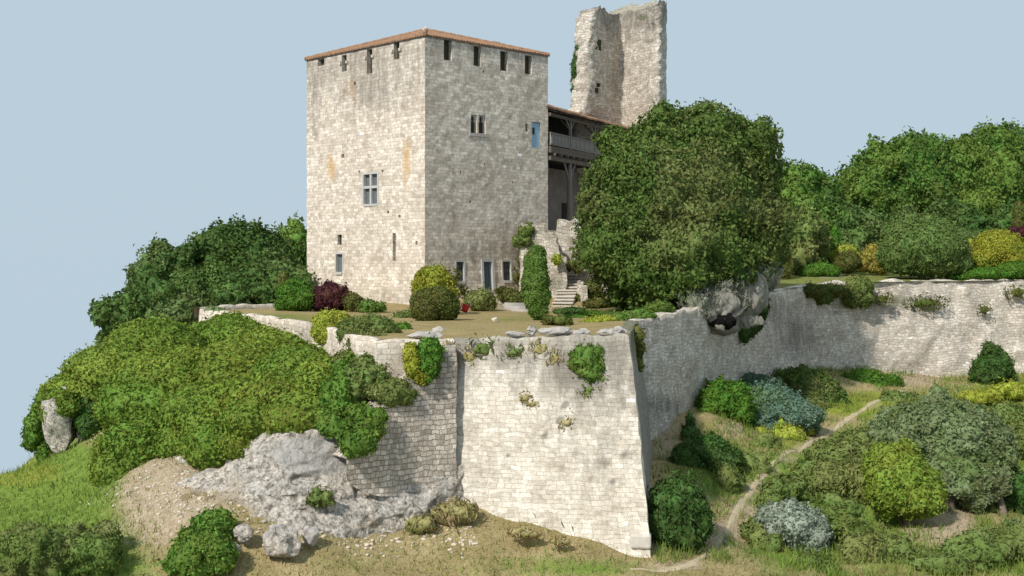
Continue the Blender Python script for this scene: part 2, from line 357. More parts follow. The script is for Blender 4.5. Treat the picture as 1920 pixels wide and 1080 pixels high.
def foliage(name, blobs, mat, leaf=.25, cover=1.5, size=1.0, amp=.25, seed=0, parent=None, label=None, cat=None, group=None, hang=.3, slim=.6, zmin=None, flat=.75, core=.95, ground=None):
    bl = [blob(*b) if not isinstance(b[0], np.ndarray) else b for b in blobs]
    Vs = []; Fs = []; nb = 0
    def inside(pt, skip, k):
        m = np.zeros(len(pt), bool)
        for j, (c, r) in enumerate(bl):
            if j != skip: m |= (((pt - c) / (r * k)) ** 2).sum(1) < 1
        return m
    core = max(core, .5)
    for j, (c, r) in enumerate(bl):
        sv, sf = ICO[4 if r.max() > .8 else 3]
        cv = c + (lump(c, sv, r, size, amp, seed) - c) * core
        if zmin is not None: cv[:, 2] = np.maximum(cv[:, 2], zmin)
        q = np.concatenate([sf, sf[:, 2:]], 1)
        Vs.append(cv); Fs.append(sf + nb); nb += len(cv)
    tri = np.concatenate(Fs) if Fs else np.zeros((0, 3), int); LV = []
    for j, (c, r) in enumerate(bl):
        a, b, d = r; area = 4 * math.pi * (((a*b)**1.6 + (a*d)**1.6 + (b*d)**1.6) / 3) ** (1 / 1.6)
        n = int(cover * area / (.5 * leaf * leaf * slim)) + 30
        D = rng.normal(size=(n, 3)); D /= np.linalg.norm(D, axis=1, keepdims=True)
        keep = rng.uniform(size=n) < np.linalg.norm(D / r, axis=1) * r.min() * 1.0 + .0
        D = D[keep] if keep.sum() > 20 else D
        pt = lump(c, D, r * rng.uniform(.95, 1.05, (len(D), 1)), size, amp, seed)
        ok = ~inside(pt, j, .93)
        if zmin is not None: ok &= pt[:, 2] > zmin
        if ground is not None: ok &= pt[:, 2] > ground(pt[:, 0], pt[:, 1]) - .1
        pt = pt[ok]; D = D[ok]
        stray = np.where(rng.uniform(size=len(pt)) < .10, rng.uniform(0, 1.0, len(pt)) * leaf, 0)
        pt = pt + (D + np.array([0, 0, .5])) * stray[:, None]
        nr = D / r; nr /= np.linalg.norm(nr, axis=1, keepdims=True)
        LV.append((pt, nr))
    pt = np.concatenate([x[0] for x in LV]); nr = np.concatenate([x[1] for x in LV])
    lv, lf = leaves(pt, nr, leaf, leaf * slim, flat, hang)
    # the core as degenerate-free quads is not needed: triangles and quads go in as two index sets
    V = np.concatenate(Vs + [lv])
    org = None
    if parent is None:
        base = min(c[2] - r[2] for c, r in bl) if zmin is None else zmin
        org = (bl[0][0][0], bl[0][0][1], base)
    lt = lf + nb
    lt3 = np.concatenate([lt[:, [0, 1, 2]], lt[:, [0, 2, 3]]])
    o = build(name, V, np.concatenate([tri, lt3]), mat, parent, origin=org)
    return tag(o, label, cat, group)
def tree(name, blobs, mat, label, cat='tree', group=None, base=None, trunk_r=.35, limbs=(), bark='bark', **kw):
    """crown of lumpy leafy masses on a tapered trunk with limbs"""
    bl = [blob(*b) for b in blobs]
    c0 = np.mean([c for c, r in bl], 0); zb = min(c[2] - r[2] for c, r in bl)
    b = np.array(base if base is not None else (c0[0], c0[1], zb - 1.0))
    root = empty(name, b, label, cat, group)
    foliage('crown', blobs, mat, parent=root, **kw)
    mb = MB(); top = c0 + np.array([0, 0, .2 * (c0[2] - b[2])])
    ts = np.linspace(0, 1, 8); pts = [b + (top - b) * t + np.array([.25*math.sin(4*t+b[0]), .2*math.sin(5*t), 0]) * t for t in ts]
    pts[0] = b - np.array([0, 0, .4])
    mb.tube(pts, [trunk_r * (1.5 if i == 0 else 1 - .75 * t) for i, t in enumerate(ts)], 9)
    for k, (c, r) in enumerate(bl[1:7]):
        s = np.array(pts[2 + k % 3]); m = (s + c) / 2 + np.array([0, 0, .3])
        mb.tube([s, m, c], [trunk_r*.5, trunk_r*.35, trunk_r*.12], 7)
    mb.build('trunk', M[bark], root, smooth=True)
    return root

# ================================================================== TERRAIN
G = []
for px, py, Y in [(0,1085,41),(200,1082,41.5),(450,1080,42),(700,1078,43),(1000,1078,44),(1222,1044,46.4),(1300,1078,44.6),(1500,1078,45),(1700,1078,45.5),(1920,1078,46),
                  (850,938,48.0),(960,972,47.6),(1100,1008,47.0),(760,985,46.6),(640,1012,44.6),(540,1012,43.9),(450,990,44.0),(380,965,44.4),
                  (330,955,45),(300,930,46.2),(250,895,48),(205,830,53),(185,822,54),(110,868,53.5),(60,892,52.5),(0,893,54),(0,1000,46),(100,960,48.5),(180,930,48),
                  (1350,990,50.5),(1400,930,55),(1500,842,64),(1580,792,71),(1700,732,79.5),(1850,720,82),(1920,716,83),
                  (1240,900,53),(1215,840,58.8),(1300,765,66),(1450,705,77),(1640,703,83),(1830,708,86),(1940,700,88),
                  (1750,960,54),(1900,980,54),(1600,1000,52),(1650,870,62),(1850,850,66),(1920,800,72),(1330,860,58),(1420,800,67)]:
    G.append(P(px, py, Y))
G += [np.array(v, float) for v in [(-30,30,-10.5),(0,30,-10.3),(30,30,-11),(60,30,-12),(55,50,-9.5),(60,80,-6.5),(60,100,-6),(45,92,-5.2),
      (-45,30,-14),(-40,45,-13),(-34,56,-12),(-29,57.5,-9.6),(-26,60,-9.6),(-32,50,-9.2),(-30,75,-12),(-38,72,-16),(-33,85,-14),(-24.5,66,-6.5),(-22,74,-3.8),(-20,82,-2.0),(-26,90,-6),(-35,98,-20),(-45,80,-24),(-45,60,-19),(-45,98,-30),(-20,100,-1),(-18.5,90,-.8),
      (-10,55,-5.2),(-15,62,-3.5),(-3,53,-6.2),(4,60,-6),(10,75,-5.5),(25,95,-5),(0,100,-4)]]
hT0 = RBF(G, 2.5)
def hG(x, y):
    x = np.asarray(x, float); y = np.asarray(y, float); z = hT0(x, y)
    p = np.stack([x, y, 0 * x], -1)
    return z + .16 * fbm(p / 2.2, 3, 3) + .05 * fbm(p / .7, 9, 2)
gx = np.arange(-46, 62.01, .3); gy = np.arange(24, 100.01, .3)
X, Y_ = np.meshgrid(gx, gy, indexing='ij'); Z = hG(X, Y_)
TV = np.stack([X, Y_, Z], -1).reshape(-1, 3); tpx, tpy = proj(TV)
mk = np.zeros((len(TV), 4))
def addm(ch, lst, arr=mk, qx=None, qy=None):
    qx = tpx if qx is None else qx; qy = tpy if qy is None else qy
    for (cx, cy, rx, ry, a) in lst: arr[:, ch] += a * splat(qx, qy, cx, cy, rx, ry)
addm(0, [(60,960,150,110,1.2),(120,1060,170,80,1.1),(150,880,90,50,1.0),(40,900,70,30,.6),(1000,1060,220,25,.5),(1120,1070,90,18,.4),(1500,1040,90,40,.7),(1650,900,120,120,.9),(1800,1060,150,40,.7),(1870,740,90,40,.7),(1330,870,80,60,.7),(650,1060,70,25,.35),(1450,980,60,60,.6),(1900,860,60,60,.7)])
addm(0, [(1560,900,120,60,.6),(1480,880,70,40,.5),(1350,900,60,50,.4),(1620,960,90,50,.6),(1850,930,80,60,.5)])
addm(1, [(330,950,110,55,1.1),(300,890,70,40,.9),(260,1030,90,50,.4),(195,815,35,20,1.3),(880,975,80,20,.5),(1000,1010,70,18,.35),(560,1060,120,25,.3),(1745,985,60,35,.9),(1790,950,60,50,.7),(1240,810,40,60,.9),(1360,1010,40,30,.6),(1310,950,30,80,.4),(1700,712,80,14,.9),(1410,960,40,60,.5),(1380,800,40,25,.8),(1250,1060,60,14,.6)])
addm(1, [(x_, y_, 26, 12, .55) for x_, y_ in [(1300,1060),(1345,1015),(1362,985),(1385,950),(1420,912),(1450,885),(1475,862),(1500,842),(1525,826),(1550,810),(1590,788),(1640,760)]])
addm(2, [(30,885,75,28,1.3),(1610,760,80,24,1.2),(1880,745,70,35,.9),(1700,750,60,20,.6),(1480,830,60,20,.7),(1530,760,40,10,.4)])
terr = build('hill_ground', TV, gridfaces(len(gx), len(gy)), M['ground'], mask=np.clip(mk, 0, 1.4), smooth=True); tag(terr, kind='structure')

# path: one draped strip a few centimetres over the slope
def drape(name, pts, width, mat, lift=.03, h=hG, seed=0, n=90):
    pts = np.array(pts)[:, :2]; d = np.r_[0, np.cumsum(np.linalg.norm(np.diff(pts, axis=0), axis=1))]
    t = np.linspace(0, d[-1], n); c = np.stack([np.interp(t, d, pts[:, k]) for k in (0, 1)], -1)
    for _ in range(4): c[1:-1] = (c[:-2] + 2 * c[1:-1] + c[2:]) / 4
    tg = np.gradient(c, axis=0); tg /= np.linalg.norm(tg, axis=1, keepdims=True); nr = np.stack([-tg[:, 1], tg[:, 0]], -1)
    us = np.linspace(-1, 1, 5); wv = width * (1 + .5 * fbm(np.stack([t / 1.2, 0*t, 0*t], -1), seed, 3))
    Q = c[:, None] + nr[:, None] * (us[None, :, None] * wv[:, None, None] * .5)
    z = h(Q[..., 0], Q[..., 1]) + lift * (1 - .9 * np.abs(us[None]) ** 3) + 0.004
    V = np.concatenate([Q, z[..., None]], -1)
    o = build(name, V.reshape(-1, 3), gridfaces(n, 5), mat, smooth=True); tag(o, kind='structure'); return o
def gpt(px, py, Y): return P(px, py, Y)
drape('footpath', [P(*a) for a in [(1180,1070,44.6),(1290,1062,45.4),(1345,1015,48.4),(1362,985,50.6),(1400,930,55),(1450,885,59.5),(1500,842,64),(1545,812,68),(1590,788,71.5),(1640,760,75.3),(1700,732,79.5)]], .27, M['path'], .03)

# ================================================================== TERRACE
TA = PZ(852, 637, -.15); TB = P(1180, 629, 47.6); TC = P(1196, 603, 59.5); TD = P(1460, 546, 78); TE = P(1560, 532, 84); TF = P(1925, 526, 88.5)
TG = np.array([62., 93, 1.9])
L1 = P(706, 640, 47.9); L2 = P(640, 626, 51); L3 = P(590, 609, 57); L4 = P(470, 591, 66.5); L5 = P(385, 583, 72); L6 = P(374, 581, 73.2); L7 = np.array([-15.6, 79.5, .3]); 
hL0 = RBF([TA, TB, TC, TD, TE, TF, TG, L1, L2, L3, L4, L5, L6, (-15.6,79.5,-.05), (-15,92,0), (-6,95,1), (-14.6,86,.25), (-5.5,76.6,.15), (-9,74,.0), (-5,66,-.02), (0,62,0), (3,70,0), (-1.5,80,.85), (1.5,83,.9), (0,77,.25), (3,77,.1), (5,76,.05), (7,66,.1), (9,80,.9), (14,90,2), (30,100,2.1), (60,110,2.6), (30,120,2.6), (0,120,1.5), (24,88,1.75)], 1.5)
def hL(x, y):
    p = np.stack([x, y, 0 * np.asarray(x)], -1); return hL0(x, y) + .04 * fbm(p / 1.5, 5, 2)
poly = [TA, TB, TC, TD, TE, TF, TG, np.array([62., 122, 0]), np.array([-15., 122, 0]), np.array([-15.6, 92, 0]), L7, L6, L5, L4, L3, L2, L1]
pv = []
cen = np.array([5., 85.])
for i in range(len(poly)):
    a = poly[i][:2]; b = poly[(i + 1) % len(poly)][:2]; n = max(1, int(np.linalg.norm(b - a) / .8))
    pv += [a + (b - a) * k / n for k in range(n)]
pv = np.array(pv); pv = pv + (cen - pv) / np.linalg.norm(cen - pv, axis=1, keepdims=True) * .12
def inpoly(q, pg):
    x, y = q[:, 0], q[:, 1]; r = np.zeros(len(q), bool); j = len(pg) - 1
    for i in range(len(pg)):
        c = ((pg[i, 1] > y) != (pg[j, 1] > y)) & (x < (pg[j, 0] - pg[i, 0]) * (y - pg[i, 1]) / (pg[j, 1] - pg[i, 1] + 1e-12) + pg[i, 0]); r ^= c; j = i
    return r
ii = np.stack(np.meshgrid(np.arange(-19, 62, .7), np.arange(46, 122, .7), indexing='ij'), -1).reshape(-1, 2) + .01
sh = cen + (pv - cen) * .988
ii = ii[inpoly(ii, sh)]
allp = np.concatenate([pv, ii])
vv, _, ff, *_ = geometry.delaunay_2d_cdt([Vector(p) for p in allp], [], [list(range(len(pv)))], 1, 1e-5)
vv = np.array([v[:] for v in vv]); LZ = hL(vv[:, 0], vv[:, 1]); LVt = np.concatenate([vv, LZ[:, None]], 1); lpx, lpy = proj(LVt)
lm = np.zeros((len(LVt), 4))
addm(0, [(520,598,90,12,.9),(950,600,60,9,.5),(1620,520,140,14,1.1),(870,615,60,8,.35),(1000,590,40,10,.4),(760,612,50,6,.3)], lm, lpx, lpy)
addm(1, [(985,576,55,10,.9),(960,560,30,10,.6),(1560,516,30,8,.7),(1080,580,30,10,.5)], lm, lpx, lpy)
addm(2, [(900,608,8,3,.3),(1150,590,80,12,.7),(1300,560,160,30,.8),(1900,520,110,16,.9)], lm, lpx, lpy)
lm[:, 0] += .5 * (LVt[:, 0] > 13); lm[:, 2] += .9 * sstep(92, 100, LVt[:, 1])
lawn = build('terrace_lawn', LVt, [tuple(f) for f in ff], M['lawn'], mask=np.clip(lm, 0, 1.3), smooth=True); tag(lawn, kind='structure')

# ================================================================== RETAINING WALLS
def wall_strip(name, top, bot, mat, label, cat='wall', thick=.55, ds=.22, dz=.22, amp=.05, nscale=.5, maskf=None, raise_=.0, seed=1, cop=True, bulge=0, sharp=None, topn=.04):
    """retaining wall: battered face from bot to top, a top of its own thickness; nodes run with the outside on the right"""
    V = []; F = []; U = []; off = 0; ulen = 0
    top = [np.array(t, float) for t in top]; bot = [np.array(b, float) for b in bot]
    n = len(top); inw = []
    for i in range(n):
        d = top[min(i+1, n-1)][:2] - top[max(i-1, 0)][:2]; d /= np.linalg.norm(d); inw.append(np.array([-d[1], d[0], 0]))
    for i in range(n - 1):
        Ls = np.linalg.norm(top[i+1] - top[i]); ns = max(2, int(Ls / ds) + 1); hgt = max(top[i][2] - bot[i][2], top[i+1][2] - bot[i+1][2]); nr = max(3, int(hgt / dz) + 1)
        s = np.linspace(0, 1, ns)[:, None, None]; v = np.linspace(0, 1, nr)[None, :, None]
        t_ = top[i] + (top[i+1] - top[i]) * s; b_ = bot[i] + (bot[i+1] - bot[i]) * s; t_ = t_ + np.array([0, 0, raise_])
        face = b_ + (t_ - b_) * v
        iw = inw[i] + (inw[i+1] - inw[i]) * s
        kk = np.array([.06, thick * .5, thick, thick + .05])[None, :, None]; up = np.array([.03, .05, .03, -.6])[None, :, None]
        tp = t_ + iw * kk + np.array([0, 0, 1.]) * up
        g = np.concatenate([face, tp], 1)
        u = ulen + s[..., 0] * Ls + 0 * g[..., 0]; vz = np.concatenate([face[..., 2], (t_[..., 2] + kk[..., 0])], 1)
        tn = np.zeros(g.shape[:2]); tn[:, nr-1:] = 1
        g = g + vec_noise(g, nscale, amp, seed)
        g[..., 2] += tn * topn * fbm(np.stack([u/.6, 0*u, 0*u], -1), seed+3, 3)
        V.append(g.reshape(-1, 3)); U.append(np.stack([u, vz], -1).reshape(-1, 2)); F.append(gridfaces(ns, nr + 4, off)); off += g.shape[0] * g.shape[1]; ulen += Ls
    V = np.concatenate(V); U = np.concatenate(U); F = np.concatenate(F); m = np.zeros((len(V), 4))
    if maskf is not None: px, py = proj(V); maskf(m, px, py, V)
    o = build(name, V, F, mat, uv=U, mask=np.clip(m, 0, 1.3), smooth=True); return tag(o, label, cat)
BA = P(850, 940, 47.9) - np.array([0, 0, .6]); BB = P(1223, 1042, 46.35) - np.array([0, 0, .3]); BC = TC + np.array([.9, .2, -7.5])
def bm_mask(m, px, py, V):
    band = sstep(760, 650, py)
    m[:, 0] += .5 * band + .35 * splat(px, py, 1120, 800, 110, 130) + .3 * splat(px, py, 1090, 720, 120, 50) + .5 * splat(px, py, 850, 700, 26, 90) + .12  # the splat at the left end paints a grey column of shading
    m[:, 2] += .42 * band * sstep(700, 640, py) + .35 * splat(px, py, 1110, 720, 50, 60)
    for cx, cy in [(952,852),(1105,868),(1130,872),(1080,855),(1050,786),(1172,855),(1020,820),(1190,770),(1060,760),(985,742),(1150,905)]: m[:, 0] += 1.1 * splat(px, py, cx, cy, 5, 4)
    side = (V[:, 0] > 4.75 + (V[:, 2] < -1) * .1) & (V[:, 1] > 48.0); m[side, 0] += .55; m[side, 2] += .3  # return face darkened in colour for its shade, plus some moss
wall_strip('bastion_wall', [TA, TB, TC], [BA, BB, BC], M['bastion'], 'tall pale battered stone bastion wall at the centre, brightly sunlit with a sharp right-hand corner', thick=.6, maskf=bm_mask, amp=.045, seed=4)
# the larger corner stone at the foot of the bastion
q = P(1203, 1016, 46.42); fb = MB(); fb.box(q + np.array([0, .28, 0]), (.40, .32, .27), (1, -.12))
o = fb.build('corner_stone', M['cornerstone'], origin=q - np.array([0, 0, .34])); tag(o, 'big squared corner stone at the right foot of the pale bastion', 'stone block')
bv = o.modifiers.new('b', 'BEVEL'); bv.width = .08; bv.segments = 2
def rw_mask(m, px, py, V):
    m[:, 0] += .12 * sstep(1470, 1230, px) + .7 * splat(px, py, 1495, 635, 55, 50) + .5 * splat(px, py, 1440, 575, 60, 30) + .5 * splat(px, py, 1680, 575, 130, 30) + .08 + .5 * splat(px, py, 1240, 760, 60, 30)  # first term paints extra shade on the stretch turned from the sun
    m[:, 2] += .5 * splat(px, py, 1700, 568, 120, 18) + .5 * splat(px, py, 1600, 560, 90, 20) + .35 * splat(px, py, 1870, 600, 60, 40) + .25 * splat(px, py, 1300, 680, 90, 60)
RD = [TC, TC + (TD-TC)*.5, TD, P(1510, 537, 81.3), TE, P(1640, 529, 85.3), TF, TG]
RBt = [P(1206, 850, 59.2), P(1300, 785, 66.2), P(1455, 725, 77.2), P(1520, 722, 80.6), P(1575, 722, 83.2), P(1640, 720, 84.5), P(1925, 726, 87.6), np.array([62., 92, -7])]
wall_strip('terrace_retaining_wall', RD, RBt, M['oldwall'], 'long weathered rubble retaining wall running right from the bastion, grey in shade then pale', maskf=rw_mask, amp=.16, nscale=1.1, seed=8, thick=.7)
def lw_mask(m, px, py, V): m[:, 0] += .25 + .4 * splat(px, py, 570, 640, 18, 40); m[:, 2] += .5 * splat(px, py, 575, 650, 12, 50)
LP = [L6, L5, L4, L3, L2, L1, TA]
wall_strip('terrace_parapet', LP, [p + np.array([-.15 if i < 5 else 0, -.2, -3.6]) for i, p in enumerate(LP)], M['tower'], 'curving pale parapet wall edging the terrace lawn on the left above the creeper', thick=.5, maskf=lw_mask, amp=.03, seed=12)
wall_strip('rear_parapet', [P(375,577,74.2), P(440,573,76.5), P(530,572,79.5)], [P(375,590,74.2), P(440,590,76.5), P(530,590,79.5)], M['oldwall'], 'low shaded parapet at the back of the lawn left of the tower', thick=.5, amp=.03, seed=13)

# ================================================================== CHALK CLIFF under the creeper, with the dark masonry buttress on it
cols = [ # base px,py,Y / top px,py,Y / back px,py,Y
 (865,950,48.6, 862,660,49.2, 862,655,50), (780,982,47.0, 782,700,48.0, 786,672,49.2), (700,1006,46.0, 702,785,47.0, 720,690,50.5), (620,1020,44.7, 615,806,46.3, 650,680,53),
 (540,1016,44.2, 530,806,46.0, 580,670,57), (455,1000,44.2, 470,826,46.8, 500,660,61), (385,975,44.8, 420,850,48.0, 430,665,63), (305,945,46.0, 345,838,49.6, 350,680,63.5), (240,910,48.6, 265,815,53, 270,700,64), (195,850,53.5, 190,790,56.5, 200,740,64), (150,840,57,140,780,59,150,775,64)]
nc = 230; tt = np.linspace(0, len(cols) - 1, nc); C = np.array([[P(*c[k:k+3]) for k in (0, 3, 6)] for c in cols]); ci = np.arange(len(cols))
Ci = np.stack([np.stack([np.interp(tt, ci, C[:, r, k]) for k in range(3)], -1) for r in range(3)], 1)
for _ in range(6): Ci[1:-1] = (Ci[:-2] + 2*Ci[1:-1] + Ci[2:]) / 4
rows = []
for v in np.linspace(-.12, 1, 60): rows.append(Ci[:, 0] + (Ci[:, 1] - Ci[:, 0]) * v)
for v in np.linspace(.05, 1, 24): rows.append(Ci[:, 1] + (Ci[:, 2] - Ci[:, 1]) * v)
Cg = np.stack(rows, 1)
vr = np.r_[np.linspace(-.12, 1, 60), np.ones(24)][None, :]; cx0 = proj(Cg)[0]
Cg[..., 1] -= .55 * sstep(.42, .12, vr) * sstep(600, 700, cx0); Cg[..., 0] += .3 * sstep(.42, .12, vr) * sstep(600, 700, cx0)   # the ledge the masonry stands on
fade = np.ones(Cg.shape[1]); fade[60:] = .4
Cg = Cg + vec_noise(Cg * [1,1,1.6], 1.9, .26, 21, 3) * fade[None, :, None] + (vec_noise(Cg * [1,1,1.8], .6, .11, 22, 3) - vec_noise(Cg, .25, .05, 23, 2)) * fade[None, :, None]
cpx, cpy = proj(Cg.reshape(-1, 3)); cm = np.zeros((cpx.size, 4))
addm(0, [(620,855,105,38,.9),(560,845,60,30,.5),(720,940,60,16,.35),(800,930,30,30,.35)], cm, cpx, cpy)
addm(1, [(445,895,34,50,.4),(330,940,90,30,1.0),(430,960,90,16,.5),(700,985,80,10,.5),(300,870,50,30,.5)], cm, cpx, cpy)
addm(2, [(600,940,22,18,.8),(550,935,14,12,.5)], cm, cpx, cpy); cm[(np.arange(cpx.size) % Cg.shape[1]) > 66, 2] = 1
o = build('rock_cliff', Cg.reshape(-1, 3), gridfaces(nc, Cg.shape[1]), M['chalk'], mask=np.clip(cm, 0, 1.3), smooth=True); tag(o, kind='structure')
# buttress
bt = [P(650,862,45.3), P(668,826,45.6), P(690,806,45.95), P(712,775,46.3), P(742,735,46.75), P(785,695,47.35), P(815,665,47.8), P(856,650,48.15)]
bb = [P(650,900,45.2), P(668,915,45.45), P(690,925,45.75), P(712,930,46.0), P(742,930,46.4), P(785,935,46.95), P(815,940,47.35), P(856,950,47.7)]
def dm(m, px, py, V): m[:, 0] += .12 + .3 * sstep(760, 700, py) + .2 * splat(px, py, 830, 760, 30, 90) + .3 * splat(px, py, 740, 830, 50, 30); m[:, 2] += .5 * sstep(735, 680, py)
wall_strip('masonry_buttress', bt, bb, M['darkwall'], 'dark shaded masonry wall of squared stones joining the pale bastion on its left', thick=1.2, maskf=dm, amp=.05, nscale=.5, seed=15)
def bastion_Y(px, py):
    v = (py - 632) / ((940 if px < 860 else 940 + (px - 850) * .27) - 632); u = (px - 850) / 345
    top = TA[1] + (TB[1] - TA[1]) * u; bot = BA[1] + (BB[1] - BA[1]) * u
    return top + (bot - top) * v

# ================================================================== KEEP
K0 = P(797, 500, 77)[:2]; dL = np.array([-9.05, 9.4]); LL = np.linalg.norm(dL); dL /= LL; dR = np.array([8.0, 7.7]); LR = np.linalg.norm(dR); dR /= LR
EZ = 17.25; KC = K0 + dL * LL / 2 + dR * LR / 2
keep = empty('castle_keep', (KC[0], KC[1], -.4), 'square pale limestone castle keep with low red tiled roof and slotted top', 'castle tower')
def flare(V):
    V = np.array(V, float); z = V[..., 2]; k = 1 + .055 * np.clip((2.6 - z) / 3.0, 0, 1) ** 1.4 + .004 * np.clip((9 - z) / 9, 0, 1)
    V[..., 0] = KC[0] + (V[..., 0] - KC[0]) * k; V[..., 1] = KC[1] + (V[..., 1] - KC[1]) * k; return V
class Face:
    def __init__(s, p0, d, length, inward, flip): s.p0 = p0; s.d = d; s.L = length; s.i = inward; s.flip = flip; s.op = []
    def st(s, px, py): return on_plane(px, py, s.p0, s.d)
    def rect(s, x0, y0, x1, y1, depth, back='pane', nm=None, split=None):
        a, b = s.st(x0, y1), s.st(x1, y0); a2, b2 = s.st(x0, y0), s.st(x1, y1)
        s0, s1 = sorted((a[0], b[0])); z0 = (a[1] + b2[1]) / 2; z1 = (a2[1] + b[1]) / 2
        z1 = min(z1, EZ - .06)
        s.op.append((s0, s1, z0, z1, depth)); return s0, s1, z0, z1
    def at(s, u, z, dep=0.0):
        q = s.p0 + s.d * u + s.i * dep; return flare(np.array([q[0], q[1], z]))
FL = Face(K0, dL, LL, dR, True); FR = Face(K0, dR, LR, dL, False)
FB = Face(K0 + dL*LL, dR, LR, -dL, True); FD = Face(K0 + dR*LR, dL, LL, -dR, False)
# --- openings, from what the photograph shows
slotsL = [FL.rect(641,103,650,134,.5), FL.rect(688,92,698,138,.5), FL.rect(738,77,749,111,.5), FL.rect(596,110,608,123,.35)]
four = FL.rect(680.5,325.5,709,383.5,.30)
slit1 = FL.rect(633,440,641,459,.35); win1 = FL.rect(630.5,476,643,510.5,.25); arrow = FL.rect(736.5,437,742,489,.4)
holesL = [FL.rect(663,153,667,160,.3), FL.rect(640,289,645,296,.25), FL.rect(726,395,730,400,.25), FL.rect(672,320,675,324,.25), FL.rect(715,318,719,323,.2), FL.rect(779,452,783,459,.25), FL.rect(747,403,751,408,.2)]
slotsR = [FR.rect(832,73,847,113,.6), FR.rect(888,86,902,124,.6), FR.rect(938,96,952,133,.6), FR.rect(984,104,997,139,.6)]
lanc1 = FR.rect(882.5,215,894.5,249.5,.35); lanc2 = FR.rect(897.5,216,910.5,250,.35)
loop = FR.rect(985.5,232,990,246,.3); bdoor = FR.rect(997,229,1013,277,.18)
winA = FR.rect(855,490.5,870,527,.3); winB = FR.rect(941.5,490,957,526,.3); door = FR.rect(905,490,922,546,.4)
holesR = [FR.rect(880,376,884,380,.25), FR.rect(862,321,865,325,.2), FR.rect(960,340,963,344,.2), FR.rect(907,306,910,310,.2), FR.rect(905,132,908,137,.15)]
def face_mesh(f, zlo=-1.2, step=.24):
    ss = {0.0, f.L}; zs = {zlo, EZ}
    for a, b, c, d, _ in f.op: ss |= {a, b}; zs |= {c, d}
    def fill(v):
        v = sorted(v); o = [v[0]]
        for a in v[1:]:
            if a - o[-1] < .012: continue
            n = max(1, int(math.ceil((a - o[-1]) / step))); b0 = o[-1]; o += [b0 + (a - b0) * k / n for k in range(1, n + 1)]
        return np.array(o)
    S = fill(ss); Zs = fill(zs)
    Sg, Zg = np.meshgrid(S, Zs, indexing='ij'); q = f.p0 + f.d * Sg[..., None]
    V = np.concatenate([q, Zg[..., None]], -1); V = flare(V)
    U = np.stack([Sg + (0 if f.flip else 31.7), Zg], -1).reshape(-1, 2)
    Q = gridfaces(len(S), len(Zs)); cs = ((S[:-1] + S[1:]) / 2)[:, None] + 0 * Zs[None, :-1]; cz = ((Zs[:-1] + Zs[1:]) / 2)[None] + 0 * S[:-1, None]
    hole = np.zeros(cs.shape, bool)
    for a, b, c, d, _ in f.op: hole |= (cs > a) & (cs < b) & (cz > c) & (cz < d)
    Vv = V.reshape(-1, 3); near = np.zeros(len(Vv), bool); near[np.unique(Q[hole.ravel()])] = True
    nz = vec_noise(Vv, .5, .02, 41); nz[near] = 0; Vv = Vv + nz
    Q = Q[~hole.ravel()]
    Vl = [Vv]; Fl = [tuple(x) for x in (Q[:, ::-1] if f.flip else Q)]; Ul = [U]; n = len(Vv)
    for a, b, c, d, dep in f.op:     # reveals
        dd = min(dep, .3); o4 = [(a, c), (b, c), (b, d), (a, d)]; v8 = [f.at(u, z) for u, z in o4] + [f.at(u, z, dd) for u, z in o4]
        Vl.append(np.array(v8)); Ul.append(np.array([(u, z) for u, z in o4] + [(u + .3, z + .2) for u, z in o4])); Fl += [tuple(np.array(x) + n) for x in [(0,1,5,4),(1,2,6,5),(2,3,7,6),(3,0,4,7)]]; n += 8
    return np.concatenate(Vl), Fl, np.concatenate(Ul)
for nm, f in (('L', FL), ('R', FR), ('B', FB), ('D', FD)):
    V, Fc, U = face_mesh(f); px, py = proj(V); m = np.zeros((len(V), 4))
    if nm == 'L':
        m[:, 0] = .5 * sstep(300, 110, py) + .3 * splat(px, py, 590, 250, 28, 120) + .25 * splat(px, py, 690, 180, 60, 60) + .4*splat(px, py, 730, 560, 90, 40)
        m[:, 1] = .95 * splat(px, py, 762, 300, 9, 55) + .8 * splat(px, py, 622, 315, 12, 35) + .5 * splat(px, py, 655, 160, 16, 45) + .45 * splat(px, py, 612, 190, 14, 60) + .35 * splat(px, py, 700, 210, 40, 60)
        m[:, 2] = .45 * sstep(515, 545, py) * sstep(560, 640, px) + .3 * splat(px, py, 590, 515, 20, 20)
    elif nm == 'R':
        m[:, 0] = .08 + .32 * sstep(190, 90, py) + .45 * splat(px, py, 905, 470, 120, 30) + .15 * splat(px, py, 880, 300, 80, 90)  # constant term keeps a little of this face's shade in its colour
        m[:, 2] = .55 * splat(px, py, 975, 470, 22, 60) + .25 * sstep(120, 80, py)
        m[:, 1] = .3 * splat(px, py, 900, 360, 100, 110) + .25 * splat(px, py, 860, 180, 60, 50)
    else: m[:, 0] = .4
    o = build('wall', V, Fc, M['tower'], keep, uv=U, mask=np.clip(m, 0, 1.2), smooth=False)
def fpart(f, boxes, name, mat, parent, jit=0):
    mb = MB()
    for (u0, u1, z0, z1, d0, d1) in boxes:
        V = [f.at(u, z, d) for u in (u0, u1) for z in (z0, z1) for d in (d0, d1)]
        mb.add(V, [(0,1,3,2),(4,6,7,5),(0,4,5,1),(2,3,7,6),(0,2,6,4),(1,5,7,3)])
    return mb.build(name, mat, parent, jit=jit)
def backing(f, r, dep, name, mat): return fpart(f, [(r[0]-.02, r[1]+.02, r[2]-.02, r[3]+.02, dep, dep + .06)], name, mat, keep)
for r in slotsL + slotsR:
    f = FL if r in slotsL else FR
    b = backing(f, r, .3, 'drop_slot', M['slot'])
    if f is FR:   # near-black cheek inside, the slot's shade put into its colour
        fpart(f, [(r[0]+.02, r[0]+.16, r[2]+.1, r[3]-.02, .06, .3)], 'slot_cheek', M['slot'], b)
